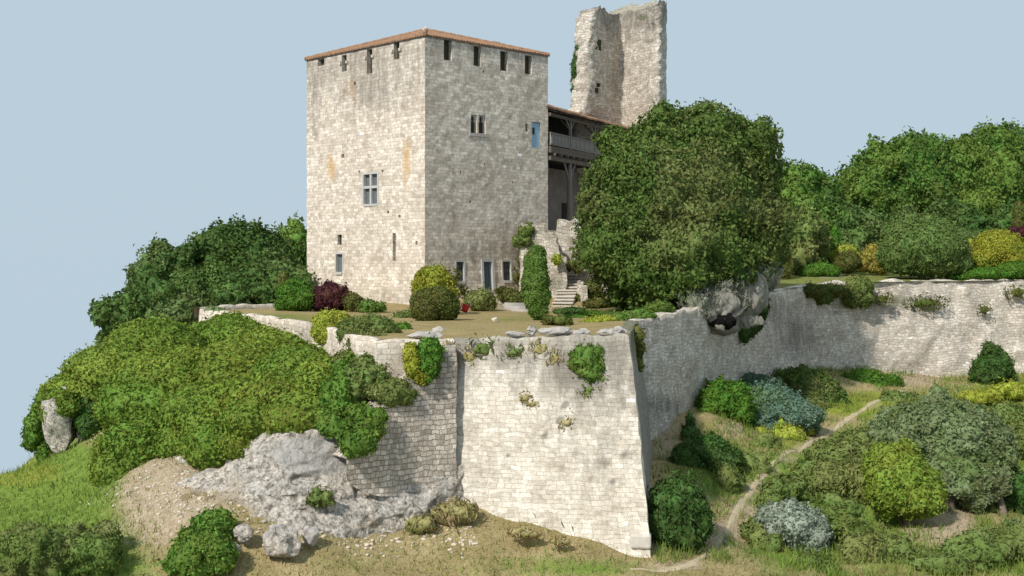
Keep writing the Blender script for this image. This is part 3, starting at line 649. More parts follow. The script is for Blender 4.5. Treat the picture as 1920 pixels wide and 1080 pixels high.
for r in slotsL[:3]:
    for u in (r[0]-.2, r[1]+.02): fpart(FL, [(u, u+.18, r[3]-.62, r[3]-.44, -.12, .1)], 'corbel', M['oldwall'], keep)
for r in holesL + holesR + [slit1, loop]:
    backing(FL if r in holesL + [slit1] else FR, r, .2, 'putlog_hole' if r not in (slit1, loop) else 'loophole', M['dark'])
backing(FL, arrow, .28, 'arrow_slit', M['dark'])
def window(f, r, frame, pane='pane', dep=.14, lab=None):
    fr = fpart(f, frame, 'window', M['trim'], keep)
    if lab: fr['label'] = lab
    fpart(f, [(r[0], r[1], r[2], r[3], dep + .08, dep + .12)], 'pane', M[pane], fr); return fr
s0, s1, z0, z1 = four; sm = (s0 + s1) / 2; zm = z0 + (z1 - z0) * .565; t = .09; mu = .085
window(FL, four, [(s0-.07,s0+t,z0-.06,z1+.08,-.02,.2),(s1-t,s1+.07,z0-.06,z1+.08,-.02,.2),(s0+t,s1-t,z0-.10,z0+.04,-.05,.2),(s0+t,s1-t,z1-.04,z1+.09,-.02,.2),(sm-mu,sm+mu,z0+.05,z1-.06,-.0,.2),(s0+t,sm-mu,zm-mu,zm+mu,.0,.2),(sm+mu,s1-t,zm-mu,zm+mu,.0,.2)], lab='four-light window with grey stone cross mullion')
def plainwin(f, r, lab, bars=False):
    s0, s1, z0, z1 = r
    fr = window(f, r, [(s0-.09,s0+.02,z0-.06,z1+.10,-.02,.2),(s1-.02,s1+.09,z0-.06,z1+.10,-.02,.2),(s0+.02,s1-.02,z1-.02,z1+.10,-.02,.2),(s0+.02,s1-.02,z0-.16,z0+.02,-.08,.2)], lab=lab)
    if bars:
        fpart(f, [(s0 + (s1-s0)*k/5-.012, s0 + (s1-s0)*k/5+.012, z0+.02, z1-.02, .1, .125) for k in range(1, 5)] + [(s0, s1, z0+(z1-z0)*k/3-.012, z0+(z1-z0)*k/3+.012, .127, .14) for k in (1, 2)], 'iron_grille', M['dark'], fr)
plainwin(FL, win1, 'narrow tall window low on the sunlit wall'); plainwin(FR, winA, 'barred window left of the door', True); plainwin(FR, winB, 'barred window right of the door', True)
for r in (lanc1, lanc2):    # trefoil-headed lights: a thin slab whose hole has a lobed head
    s0, s1, z0, z1 = r; c = (s0+s1)/2; hw = (s1-s0)/2; zs = z1 - .62
    ho = [(c+hw*.86, z0), (c+hw*.86, zs)] + [(c + hw*.86*math.cos(a), zs + .2*math.sin(a)) for a in np.linspace(.2, 1.1, 5)] + [(c + .17*math.cos(a), zs + .36 + .2*math.sin(a)) for a in np.linspace(-.5, math.pi+.5, 11)]
    ho += [(c + hw*.86*math.cos(a), zs + .2*math.sin(a)) for a in np.linspace(math.pi-1.1, math.pi-.2, 5)] + [(c-hw*.86, zs), (c-hw*.86, z0)]
    nh = len(ho); ou = []
    for (u, z) in ho:   # same number of points on the rectangle
        du, dz = u - c, z - (z0+z1)/2; k = min(hw/abs(du) if du else 9, ((z1-z0)/2)/abs(dz) if dz else 9); ou.append((c + du*k, (z0+z1)/2 + dz*k))
    V = [FR.at(u, z, .1) for u, z in ou] + [FR.at(u, z, .1) for u, z in ho] + [FR.at(u, z, .26) for u, z in ho]
    mb = MB(); mb.add(V, [(i, i+1, nh+i+1, nh+i) for i in range(nh-1)] + [(nh+i, nh+i+1, 2*nh+i+1, 2*nh+i) for i in range(nh-1)])
    fr = mb.build('window', M['trim'], keep); fr['label'] = 'narrow lancet light with a lobed head'
    fpart(FR, [(s0, s1, z0, z1, .27, .31)], 'pane', M['slot'], fr)
fpart(FR, [(lanc1[0]-.12, lanc2[1]+.12, lanc1[2]-.2, lanc1[2]-.01, -.06, .2)], 'sill', M['coping'], keep)
s0, s1, z0, z1 = bdoor
bd = fpart(FR, [(s0+(s1-s0)*k/4+.008, s0+(s1-s0)*(k+1)/4-.008, z0, z1, .1+.006*(k % 2), .16) for k in range(4)], 'shutter_door', M['blue'], keep); bd['label'] = 'pale blue plank door high on the wall'
fpart(FR, [(s0-.06, s0, z0, z1+.06, .02, .15), (s1, s1+.06, z0, z1+.06, .02, .15), (s0, s1, z1, z1+.06, .02, .15)], 'door_frame', M['blue'], bd)
fpart(FR, [(s0+.16, s0+.36, z1-.85, z1-.38, .085, .099)], 'door_hatch', M['dark'], bd)
s0, s1, z0, z1 = door
ed = fpart(FR, [(s0, s1, z0, z1, .3, .36)], 'entrance_door', M['doorblue'], keep)
fpart(FR, [(s0-.16,s0+.03,z0,z1+.2,-.04,.28),(s1-.03,s1+.16,z0,z1+.2,-.04,.28),(s0+.03,s1-.03,z1-.03,z1+.2,-.04,.28)], 'door_surround', M['trim'], ed)
mb = MB()   # a length of dark cloth drawn to one side in the doorway
for k in range(8):
    a = k/8; mb.add([FR.at(s0+.08+.42*(1-zz)**1.4*(1-a)*0 + (s1-s0-.12)*(a*(.35+.65*zz)+ (1-zz)*.0) + .25*zz*(1-a), z0+.1+(z1-z0-.16)*zz, .2+.05*math.sin(a*18)) for zz in np.linspace(0,1,7)] + [FR.at(s0+.08 + (s1-s0-.12)*((a+.125)*(.35+.65*zz)) + .25*zz*(1-a-.125), z0+.1+(z1-z0-.16)*zz, .2+.05*math.sin((a+.125)*18)) for zz in np.linspace(0,1,7)], [(i, i+1, 8+i, 7+i) for i in range(6)])
o = mb.build('door_curtain', M['doorblue'], ed)
fpart(FR, [(s0-.1, s1+.1, z0-.16, z0, -.35, .3)], 'door_step', M['coping'], ed)
# --- roof: low hipped planes of barrel tiles
apex = np.array([KC[0], KC[1], EZ + 1.92]); ov = .09
cor = [K0 - (dL + dR)*ov, K0 + dL*(LL+ov) - dR*ov, K0 + dL*(LL+ov) + dR*(LR+ov), K0 + dR*(LR+ov) - dL*ov]; ez = EZ + .03
RV = []; RF = []; n = 0
for i in range(4):
    a = np.array([*cor[i], ez]); b = np.array([*cor[(i+1) % 4], ez]); Lh = np.linalg.norm(b - a); nu = int(Lh / .26) * 8 + 1; nv = 23
    s = np.linspace(0, 1, nu)[:, None, None]; v = np.linspace(0, 1, nv)[None, :, None]
    base = a + (b - a) * s; m = (a + b) / 2; sl = apex - m
    Q = base + sl * v; lo = v * .5; hi = 1 - v * .5   # clip to the hip triangle
    Q = a + (b - a) * np.clip(s, lo, hi) + sl * v
    nrm = np.cross(b - a, sl); nrm /= np.linalg.norm(nrm); nrm *= np.sign(nrm[2])
    ph = np.clip(s, lo, hi)[..., 0] * Lh / .26
    cor_h = .055 * np.abs(np.sin(math.pi * ph)) ** .7 + .02 * ((np.arange(nv) % 2)[None]) + .015 * vn(np.stack([np.floor(ph), np.floor(v[..., 0] * 14) + 0*ph, 0*ph + i], -1), 3)
    Q = Q + nrm * cor_h[..., None]
    RV.append(Q.reshape(-1, 3)); RF.append(gridfaces(nu, nv, n)); n += nu * nv
    # eave edge drop
    e = Q[:, 0]; e2 = e - np.array([0, 0, .09]) - (np.array([*KC, 0]) - np.array([m[0], m[1], 0])) * -.004
    RV.append(np.stack([e2, e], 1).reshape(-1, 3)); RF.append(gridfaces(nu, 2, n)); n += nu * 2
rf = build('roof', np.concatenate(RV), np.concatenate(RF), M['tile'], keep)
mb = MB(); mb.add([[*(c if k == 0 else KC + (c - KC) * .86), ez - .10 + (.0 if k == 0 else -.02)] for k in (0, 1) for c in cor], [(0,1,5,4),(1,2,6,5),(2,3,7,6),(3,0,4,7)]); mb.build('eave_soffit', M['timber'], rf)
mb = MB()
for c in cor:
    d = apex - np.array([*c, ez]); mb.tube([np.array([*c, ez+.06]) + d*t for t in np.linspace(0, 1, 30)], [.11 + .02*(k % 2) for k in range(30)], 8)
mb.build('ridge_tiles', M['tile'], rf)
mb = MB(); mb.tube([apex + np.array([0,0,z]) for z in (-.1,.1,.22,.34)], [.3,.26,.14,.03], 8); mb.build('finial', M['coping'], rf)
ch = P(924, 86, 88); mb = MB(); mb.box(ch + np.array([0,0,-.4]), (.3,.3,.55), dR); mb.box(ch + np.array([0,0,.2]), (.38,.38,.05), dR); mb.build('chimney', M['coping'], rf, jit=.03)

# ================================================================== RUINED TOWER
rt = [(1073,97.6),(1085,96.7),(1100,96.4),(1112,96.9),(1116,97.4),(1140,98.8),(1164,100.3),(1168,100.2),(1192,98.4),(1212,97.0),(1220,96.4),(1236,95.8),(1242,96.4),(1249,100.0),(1225,110),(1170,116),(1120,108)]
pl = np.array([P(px, 400, Y)[:2] for px, Y in rt]); tops = np.array([36,17,14,15,17,25,28,27,21,17,12,7,5,7,8,16,36.])
np_ = len(pl); dd = np.r_[0, np.cumsum(np.linalg.norm(np.diff(np.vstack([pl, pl[:1]]), axis=0), axis=1))]; nu = 190; t = np.linspace(0, dd[-1], nu)
qx = np.interp(t, dd, np.r_[pl[:, 0], pl[0, 0]]); qy = np.interp(t, dd, np.r_[pl[:, 1], pl[0, 1]]); ty = np.interp(t, dd, np.r_[tops, tops[0]])
tz = 3 + (490 - ty - 0) / F_PX * qy; nv = 95; v = np.linspace(0, 1, nv)
zz = 4.0 + (tz[:, None] - 4.0) * v[None]; V = np.stack([qx[:, None] + 0*zz, qy[:, None] + 0*zz, zz], -1)
left = splat(np.arange(nu)[:, None] + 0*zz, 0*zz, 3, 0, 12, 1) + splat(np.arange(nu)[:, None] + 0*zz, 0*zz, nu, 0, 10, 1)
V[..., 0] += left * (np.interp(zz, [0, 14.5, 15.2, 17, 19, 21, 22.5, 24], [-.9, -.9, -.1, .0, .02, .3, .35, .7]))   # ragged left edge, a stump low down
amp = np.where((np.interp(t, dd, np.r_[np.array([1,1,1,.8,.3,.2,.2,.2,.2,.3,1,1,.7,.2,.3,.5,1.]), 1])) > .5, 1.0, .4)[:, None, None]
V = V + vec_noise(V, 1.0, .14, 51, 3) * amp + vec_noise(V, .3, .15, 52, 2) * amp
topk = (v > .93)[None]; V[..., 2] += topk * 0.2 * fbm(np.stack([qx, qy, 0*qx], -1) / .7, 55, 3)[:, None]
U = np.stack([t[:, None] + 0*zz, zz], -1).reshape(-1, 2); Vf = V.reshape(-1, 3); px, py = proj(Vf); m = np.zeros((len(Vf), 4))
m[:, 0] = .2 + .45 * sstep(110, 20, py) * sstep(1110, 1130, px) + .35 * splat(px, py, 1150, 150, 18, 40); m[:, 2] = .8 * splat(px, py, 1076, 120, 9, 45) + .9 * splat(px, py, 1205, 32, 18, 10) + .6 * splat(px, py, 1247, 22, 8, 22) + .6*splat(px, py, 1150, 40, 18, 10)
ruin = empty('ruined_tower', (pl[:, 0].mean(), pl[:, 1].mean(), 4.0), 'tall broken corner of a ruined stone tower standing behind the gallery', 'ruined tower')
Ff = gridfaces(nu, nv); capV = V[:, -1]; cc = capV.mean(0) - np.array([0, 0, 1.0]); nb = len(Vf)
allV = np.vstack([Vf]); build('wall', allV, Ff, M['ruin'], ruin, uv=U, mask=np.clip(m, 0, 1.2), smooth=False)
# rubble top joining inner and outer faces
inner = V[4:int(nu*.62), -1]
mb = MB(); ring = V[:, -1]; idx = list(range(nu - 1)); vt, _, ft, *_ = geometry.delaunay_2d_cdt([Vector(p[:2]) for p in ring[:-1]], [], [idx], 1, 1e-4)
zt = [ring[np.argmin(((ring[:, :2] - np.array(p[:])) ** 2).sum(1)), 2] for p in vt]
build('wall_top', np.array([[*p[:], z + .0] for p, z in zip(vt, zt)]), [tuple(f) for f in ft], M['ruin'], ruin, uv=np.array([p[:] for p in vt]), mask=np.tile([.3, 0, .6, 0], (len(vt), 1)))
hA, hB = P(1116, 84, 97.4), P(1140, 84, 98.8); hd = (hB - hA)[:2]; hd /= np.linalg.norm(hd)
for (hx, hy, w_, h_) in [(1119, 84, .45, .42), (1121, 160, .16, .14), (1117, 170, .2, .2)]:
    u, z = on_plane(hx, hy, hA, hd); c = np.array([*(hA[:2] + hd*u), z]); mb = MB(); mb.box(c, (w_, .12, h_), hd); mb.build('beam_hole', M['slot'], ruin, jit=.05)

# ================================================================== TIMBER GALLERY
g0 = np.array([2.62, 84.75]); g1 = np.array([10.2, 100.0]); gd = (g1 - g0); GL = np.linalg.norm(gd); gd /= GL; gn = np.array([gd[1], -gd[0]])   # gn: outward, to the camera's right
gal = empty('timber_gallery', (*(g0 + gd*5 - gn*1.5), 5.4), 'dark timber balcony gallery with tiled roof between the keep and the ruin', 'gallery')
def gp(s, d, z): q = g0 + gd*s - gn*d; return np.array([q[0], q[1], z])
ZR = 13.55; ZB = 10.95
mb = MB(); nu = int(GL/.24)*6+1; nv = 16; s = np.linspace(-.25, GL+.2, nu)[:, None]; vv_ = np.linspace(0, 1, nv)[None]
Q = np.stack([g0[0] + gd[0]*s - gn[0]*(vv_*4.0 - .55), g0[1] + gd[1]*s - gn[1]*(vv_*4.0-.55), ZR + 1.3*vv_ + .05*np.abs(np.sin(math.pi*s/.24))**.7 + .018*(np.arange(nv) % 2)[None] + .04*fbm(np.stack([s+0*vv_, vv_*3+0*s, 0*s+0*vv_], -1), 4, 2)], -1)
und = Q - np.array([0, 0, .12]); e = np.stack([und[:, 0], Q[:, 0]], 1)
ea = np.stack([und[-1], Q[-1]], 1)
build('gallery_roof', np.concatenate([Q.reshape(-1, 3), e.reshape(-1, 3), ea.reshape(-1, 3)]), np.concatenate([gridfaces(nu, nv), gridfaces(nu, 2, nu*nv), gridfaces(nv, 2, nu*nv + nu*2)]), M['tile'], gal)
build('roof_boards', und.reshape(-1, 3) + np.array([0, 0, .01]), gridfaces(nu, nv), M['timber'], gal)
for k in range(20):
    s_ = .2 + k*GL/20; mb = MB(); mb.box((gp(s_, -.35, ZR-.12)+gp(s_, 3.2, ZR+1.05))/2, (.01,.01,.01), gd); mb = MB(); mb.bar(gp(s_, -.45, ZR-.16), gp(s_, 3.2, ZR+1.03), .07, n=4); mb.build('rafter', M['timber'], gal)
posts = [1.2, 3.55, 8.1, 12.6]
mb = MB(); mb.box(gp(GL/2, 0, ZR-.32), (GL/2, .09, .11), gd); mb.build('roof_plate', M['timber'], gal)
for s_ in posts[1:]:
    mb = MB(); mb.box(gp(s_, 0, (ZB+ZR)/2-.3), (.09, .09, (ZR-ZB)/2+.1), gd); o = mb.build('gallery_post', M['timber_pale'], gal)
    mb = MB(); 
    for sg in (-1, 1): mb.bar(gp(s_, 0, ZR-1.15), gp(s_+sg*.75, 0, ZR-.4), .06, n=4)
    mb.bar(gp(s_, 0, ZR-1.1), gp(s_, 1.0, ZR+.0), .06, n=4); mb.build('brace', M['timber_pale'], o)
mb = MB(); mb.box(gp(GL/2, -.03, 11.95), (GL/2, .06, .05), gd); mb.box(gp(GL/2, -.03, 11.16), (GL/2, .06, .05), gd); rail = mb.build('railing', M['timber_pale'], gal)
nb_ = 70
for k in range(nb_):
    mb = MB(); mb.box(gp(.08 + k*GL/nb_, -.03, 11.55), (.045, .03, .36), gd); mb.build('baluster', M['baluster'], rail)
mb = MB(); mb.box(gp(GL/2, 1.6, 10.95), (GL/2, 1.7, .08), gd); mb.build('gallery_floor', M['timber'], gal)
mb = MB(); mb.box(gp(GL/2, 0, 10.72), (GL/2, .12, .14), gd); mb.box(gp(GL/2, .02, 10.2), (GL/2, .13, .14), gd); mb.build('floor_beam', M['timber'], gal)
for k in range(14):
    mb = MB(); mb.box(gp(.4+k*1.1, 1.3, 10.46), (.07, 1.6, .1), gd); mb.build('joist', M['timber'], gal)
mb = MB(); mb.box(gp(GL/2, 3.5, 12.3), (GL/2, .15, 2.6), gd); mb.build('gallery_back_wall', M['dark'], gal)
mb = MB(); mb.box(gp(GL/2+.4, 3.0, 7.6), (GL/2, .2, 2.4), gd); mb.build('undercroft_wall', M['plaster'], gal)
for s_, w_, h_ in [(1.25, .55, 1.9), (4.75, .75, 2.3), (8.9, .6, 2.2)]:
    mb = MB(); mb.box(gp(s_, 2.78, 5.3+h_/2), (w_, .04, h_/2), gd); mb.build('undercroft_opening', M['dark'], gal)  # flat near-black sheets on the plaster paint the dark of openings
for s_ in posts[1:]:
    mb = MB(); c = gp(s_, .05, 5.2); mb.tube([c, c+np.array([0,0,.5]), c+np.array([0,0,1.3]), c+np.array([0,0,3]), c+np.array([0,0,4.9])], [.42,.36,.24,.17,.16], 8); o = mb.build('undercroft_post', M['timber_pale'], gal, smooth=True, jit=.04)
    mb = MB()
    for sg in (-1, 1): mb.bar(gp(s_, .05, 8.7), gp(s_+sg*.95, .05, 10.1), .085, n=5)
    mb.build('brace', M['timber_pale'], o)

# ================================================================== COURTYARD STAIR AND STEPPED WALL
def slab_strip(name, quads, mat, label, cat, jit=.05, parent=None):
    mb = MB()
    for c, h, ax in quads: mb.box(c, h, ax)
    return mb
def rubble_box(name, boxes, mat, label, cat, amp=.08, seed=3, res=.28, kind=None, moss=.3, dark=.2):
    """one mesh of subdivided, roughened masonry blocks"""
    V = []; F = []; U = []; n = 0
    for c, h, ax in boxes:
        a = np.array([ax[0], ax[1], 0.]); a /= np.linalg.norm(a); b = np.array([-a[1], a[0], 0]); z = np.array([0, 0, 1.]); c = np.array(c, float)
        for (e1, e2, e3, l1, l2, l3) in [(a, z, -b, h[0], h[2], h[1]), (a, z, b, h[0], h[2], h[1]), (b, z, a, h[1], h[2], h[0]), (b, z, -a, h[1], h[2], h[0]), (a, b, z, h[0], h[1], h[2])]:
            n1 = max(2, int(2*l1/res)+1); n2 = max(2, int(2*l2/res)+1)
            g = c + e3*l3 + np.linspace(-l1, l1, n1)[:, None, None]*e1 + np.linspace(-l2, l2, n2)[None, :, None]*e2
            V.append(g.reshape(-1, 3)); U.append(np.stack([np.linspace(-l1, l1, n1)[:, None] + 0*g[..., 0] + n*.013, g[..., 2] + (g[..., 1] if e2 is b else 0)], -1).reshape(-1, 2)); F.append(gridfaces(n1, n2, n)); n += n1*n2
    V = np.concatenate(V); V = V + vec_noise(V, .5, amp, seed); m = np.zeros((len(V), 4)); m[:, 0] = dark; m[:, 2] = moss * sstep(-.3, .6, fbm(V/1.3, seed, 2))
    o = build(name, V, np.concatenate(F), mat, uv=np.concatenate(U), mask=m, smooth=False, origin=V.min(0)*[0,0,1] + V.mean(0)*[1,1,0]); return tag(o, label, cat, kind=kind)
def wb(x0, x1, ytop, Y, th=.5, zb=-.5):
    a = P(x0, ytop, Y); b = P(x1, ytop, Y); zt = a[2]; return (np.array([(a[0]+b[0])/2, Y, (zt+zb)/2]), (abs(b[0]-a[0])/2, th, (zt-zb)/2), (1, 0))
rubble_box('stepped_wall', [wb(976,1020,419,81.6,.5), wb(1016,1035,437,81.2,.45), wb(1030,1048,459,80.8,.42), wb(1044,1061,483,80.3,.4)], M['ruin'], 'pale stone wall stepping down to the right beside the steep stair', 'wall', .12, 61, moss=.7, dark=.25)
rubble_box('stair_wall', [wb(1082,1094,530,79.4,.25), wb(1086,1100,512,83.0,1.2), (P(1092,560,80.5)*[1,1,0]+np.array([0,0,.4]), (.18,2.6,1.0), (1,0))], M['ruin'], 'low pale wall along the right side of the steep stair', 'wall', .1, 62, dark=.2)
st = empty('stone_stair', P(1050, 583, 77.0), 'steep worn stone stair climbing from the terrace lawn to the courtyard', 'stair')
a = P(1052, 582, 77.0); b = P(1078, 512, 83.2); ax = (b - a)[:2]; ax /= np.linalg.norm(ax)
for k in range(13):
    c = a + (b - a) * (k / 12); mb = MB(); mb.box(c + np.array([0, 0, -.42]), (.36, .60, .45), ax); o = mb.build('stair_step', M['oldwall'], st, jit=.04, seed=k, uv=True)
    mb = MB(); mb.box(c + np.array([-ax[0]*.1, -ax[1]*.1, .06]), (.38, .66, .035), ax); mb.build('tread', M['cornerstone'], o, jit=.03, seed=k)
cy = rubble_box('courtyard', [(np.array([7.5, 92.5, 2.4]), (5.6, 8.6, 2.9), (gd[0], gd[1])), (np.array([4.0, 84.6, 2.2]), (1.6, 1.1, 2.9), (1, 0))], M['ruin'], None, None, .12, 64, res=.5, kind='structure', moss=.6)
rubble_box('bank_wall', [wb(1046,1084,414,83.2,.5), wb(1084,1250,470,82.0,.6)], M['ruin'], 'pale sloping stone bank behind the stair beneath the gallery', 'wall', .2, 65, moss=.7)
# steps to the keep's door
es = empty('garden_steps', P(968, 582, 74), 'short flight of curved stone steps leading up to the keep door', 'steps')
for k in range(6):
    c = P(982 - 7*k, 583 - 5.2*k, 73.6 + .95*k); zt = .12 + .15*k; mb = MB(); n = 9
    ar = [(c[0] - .75 + 1.5*i/(n-1), c[1] - .22*math.sin(math.pi*i/(n-1))) for i in range(n)]
    V = [(x, y, z) for z in (zt - .45, zt) for x, y in ar] + [(x, y + .6, z) for z in (zt - .45, zt) for x, y in ar]
    F = [(i, i+1, n+i+1, n+i) for i in range(n-1)] + [(n+i, n+i+1, 3*n+i+1, 3*n+i) for i in range(n-1)]
    mb.add(V, F); mb.build('garden_step', M['coping'], es, jit=.03, seed=k+40)
rubble_box('bed_wall', [(FR.at(4.2, .8, -1.0)+np.array([0,0,-.5]), (1.6,.2,.85), dR), (FR.at(8.6, .8, -1.0)+np.array([0,0,-.5]), (1.4,.2,.85), dR)], M['oldwall'], 'low grey planting-bed wall at the foot of the shaded keep wall', 'wall', .06, 66, moss=.4)

# ================================================================== TREES
def T(name, label, blobs, mat, **kw):
    if kw.get('base') is None:      # root the trunk on the ground below the crown
        c = np.mean([blob(*b)[0] for b in blobs], 0); ins = inpoly(c[None, :2], np.array([p[:2] for p in poly]))[0]
        kw['base'] = np.array([c[0], c[1], float((hL if ins else hG)(c[0], c[1]))])
    return tree(name, blobs, M[mat], label, **kw)
seed = [100]
def nx(): seed[0] += 1; return seed[0]
big = T('large_tree', 'very large round dark green tree leaning over the retaining wall in the centre right',
  [(1275,400,72,176,162,.75),(1195,330,71.5,68,73),(1172,455,71,76,86),(1330,300,72.5,85,92),(1405,318,73,55,88),(1243,285,73,62,55),(1412,420,72.5,56,92),(1385,462,71,82,66),(1250,500,69.5,94,72),(1300,488,69,108,80),(1122,390,71,24,26),(1172,520,71.5,46,46),(1238,238,72.5,24,34),(1238,215,72.5,13,20),(1312,235,73,34,30),(1375,250,73.5,20,26),(1405,250,73.5,19,24),(1430,265,73.5,18,36),(1180,275,72,46,34),(1150,285,72,26,24),(1104,372,71,15,12),(1412,468,71.5,38,46),(1248,552,70,48,30),(1268,552,69.6,40,34)],
  'leaf_tree', leaf=.27, cover=1.9, size=1.7, amp=.62, core=.86, seed=nx(), base=P(1352,612,68.6), trunk_r=.75, bark='palebark')
# pale limbs drooping over the wall, half hidden by grey-green hanging sprays
for pts, rd in [([(1345,618,67.4),(1362,580,67.8),(1392,540,69),(1428,500,70)], [.38,.34,.28,.16]), ([(1340,606,67.5),(1325,575,67.2),(1305,540,67.6),(1290,510,68.5)], [.3,.28,.22,.14]), ([(1365,600,67.8),(1395,572,68.4),(1425,545,69.8),(1450,510,71)], [.26,.26,.2,.14])]:
    P3 = np.array([P(*p) for p in pts]); t4 = np.linspace(0, 1, 16); tk = np.linspace(0, 1, len(pts)); mb = MB()
    mb.tube(np.stack([np.interp(t4, tk, P3[:, k]) for k in range(3)], -1), np.interp(t4, tk, rd), 10)
    mb.build('limb', M['palebark'], big, smooth=True, jit=.1, seed=5)
# the pale flaring bole bulging over the wall, and a black blob painting the dark of a gap under it
VB = []; FB_ = []; nb = 0
for bb_ in [(1388,548,69.1,56,46,.6),(1340,570,67.9,46,30,.6),(1428,514,70.5,36,34,.6),(1396,600,68.9,32,13,.4)]:
    c, r_ = blob(*bb_); v_, f_ = ICO[5]; q = lump(c, v_, r_, 1.3, .12, 77); q = q + vec_noise(q * [2.2, 2.2, .45], .35, .07, 6, 2); VB.append(q); FB_.append(f_ + nb); nb += len(q)
build('bole', np.concatenate(VB), np.concatenate(FB_), M['palebark'], big, smooth=True)
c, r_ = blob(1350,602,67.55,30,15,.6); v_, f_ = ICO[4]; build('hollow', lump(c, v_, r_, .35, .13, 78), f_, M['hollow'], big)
foliage('drooping_sprays', [(1425,515,70.1,34,34,.6),(1345,535,68.0,44,24,.6),(1305,566,67.0,36,30,.5),(1395,525,68.8,46,26,.6),(1375,560,68.4,40,22,.5)], M['leaf_spray'], .45, .8, .9, .25, nx(), big, hang=2.0, slim=.16, core=.6)
LW = 'trees on the slope left of the keep'; RWd = 'trees along the back of the right-hand garden'
L_ = [('tallest broad dark green tree left of the keep', [(455,500,92,85,70),(415,470,91,45,42),(490,470,93,50,42),(440,545,88,70,45),(520,520,90,45,55),(400,530,89,45,45)]),
      ('bright green treetop touching the left edge of the keep', [(558,460,99,26,44),(575,490,98,30,40),(545,500,97,30,36)]),
      ('dark green tree with a rounded top left of the tallest tree', [(320,510,90,55,50),(312,475,90,24,28),(285,535,88,42,40),(345,500,90,38,42),(265,530,88,24,26),(360,550,87,40,40),(300,565,86,46,32)]),
      ('small dark tree at the far left end of the clump', [(235,595,80,36,42),(205,600,79,24,28),(265,590,80,34,32),(200,625,79,18,24),(290,600,80,40,28)]),
      ('low dark tree behind the left corner of the parapet', [(340,598,78,42,34),(380,590,79,30,36),(310,620,77,34,26)]),
      ('dense dark tree directly behind the lawn hedge left of the keep', [(480,555,85,60,36),(540,550,85,40,40),(430,568,83,38,26)])]
for lb, bl in L_: T('broadleaf_tree', lb, bl, 'leaf_wood' if 'bright' in lb else 'leaf_dark', group=LW, leaf=.34, cover=1.5, size=1.8, amp=.62, core=.88, seed=nx(), trunk_r=.3)
R_ = [('tall broad green tree filling the right edge above the garden', 'leaf_wood', [(1840,340,112,95,75),(1900,310,113,70,70),(1790,330,111,60,62),(1860,285,113,55,45),(1930,350,113,50,80),(1820,395,109,70,40)]),
      ('broad green tree with steep left side behind the garden', 'leaf_wood', [(1690,340,110,80,68),(1650,320,109,46,50),(1720,305,111,55,55),(1660,380,108,55,45),(1740,370,109,55,55),(1640,355,108,34,50)]),
      ('small green tree in the gap left of the two broad trees', 'leaf_wood', [(1598,360,114,32,48),(1615,390,112,34,40)]),
      ('rounded green tree just right of the largest tree', 'leaf_wood', [(1500,365,104,45,55),(1540,375,104,32,48),(1475,360,105,30,40),(1520,410,102,40,38)]),
      ('bright green weeping tree beside the largest tree', 'leaf_scrub', [(1500,455,93,32,60),(1490,420,94,30,32),(1525,450,94,22,32),(1488,490,92,24,28)]),
      ('grey-green tree in the middle of the garden gap', 'leaf_dark', [(1575,425,102,40,52),(1560,395,103,26,34),(1600,455,100,26,30)]),
      ('dark tree filling the space behind the amber and yellow bushes', 'leaf_dark', [(1590,455,104,50,34),(1560,470,103,40,30),(1635,425,106,36,26),(1650,462,105,20,16),(1535,480,101,26,26)]),
      ('dark green understorey tree beneath the broad tree', 'leaf_dark', [(1830,425,104,70,24),(1780,410,105,50,36),(1900,420,105,50,28),(1700,420,104,36,30)])]
for lb, mt, bl in R_: T('broadleaf_tree', lb, bl, mt, group=RWd, leaf=.36, cover=1.5, size=1.8, amp=.62, core=.88, seed=nx(), trunk_r=.35)

# ================================================================== SHRUBS
def S(name, label, blobs, mat, cat='shrub', leaf=.16, cover=1.7, size=.6, amp=.16, **kw):
    return foliage(name, blobs, M[mat], leaf, cover, size, amp, nx(), None, label, cat, **kw)
def colum(px, y0, y1, rx, Y):   # column of stacked masses
    n = max(2, int((y1 - y0) / (rx * 1.1))); return [(px, y0 + rx*.9 + (y1 - y0 - 1.8*rx) * k / (n-1), Y, rx * (.78 + .22*math.sin(math.pi*(k+.7)/n)), rx*1.25) for k in range(n)]
# on the terrace
S('round_bush', 'round dark green bush at the left foot of the keep', [(553,555,73.5,31,29),(560,565,73,28,20),(530,570,73.4,14,14)], 'leaf_green')
S('purple_bush', 'dark purple bush against the sunlit wall of the keep', [(620,558,73.5,34,26),(605,568,73.3,26,17),(636,568,73.6,22,16),(618,548,74,18,17)], 'leaf_purple', size=.5)
S('small_bush', 'small round olive bush between the purple bush and a lime plant', [(664,569,72.5,17,17)], 'leaf_olive')
S('fern_clump', 'low bright lime green plant beside the small olive bush', [(693,576,71.5,16,12),(711,577,71.5,14,10),(700,572,71.8,12,9)], 'leaf_bright', size=.35)
S('low_bush', 'low flat green mound on the lawn left of the biggest round bush', [(760,594,64.5,22,10),(748,598,64.2,14,7)], 'leaf_scrub', size=.4, amp=.07)
S('golden_bush', 'bright yellow-green bush against the corner of the keep', [(815,535,69,32,34),(797,540,69,22,34),(832,548,69,22,26),(806,520,69.3,14,16),(828,522,69.3,13,15)], 'leaf_yellow', size=.5, amp=.16)
S('topiary_bush', 'biggest round brownish green clipped bush on the lawn', [(815,572,61.5,43,33),(800,580,61,28,25),(834,578,61.3,26,25)], 'leaf_olive', leaf=.12, size=.5, amp=.08)
S('wall_plant', 'spindly grey-green plant under the left barred window', [(850,525,76,13,19),(846,545,75,15,16),(868,548,76,10,12)], 'leaf_olive', cover=.7, core=.5)
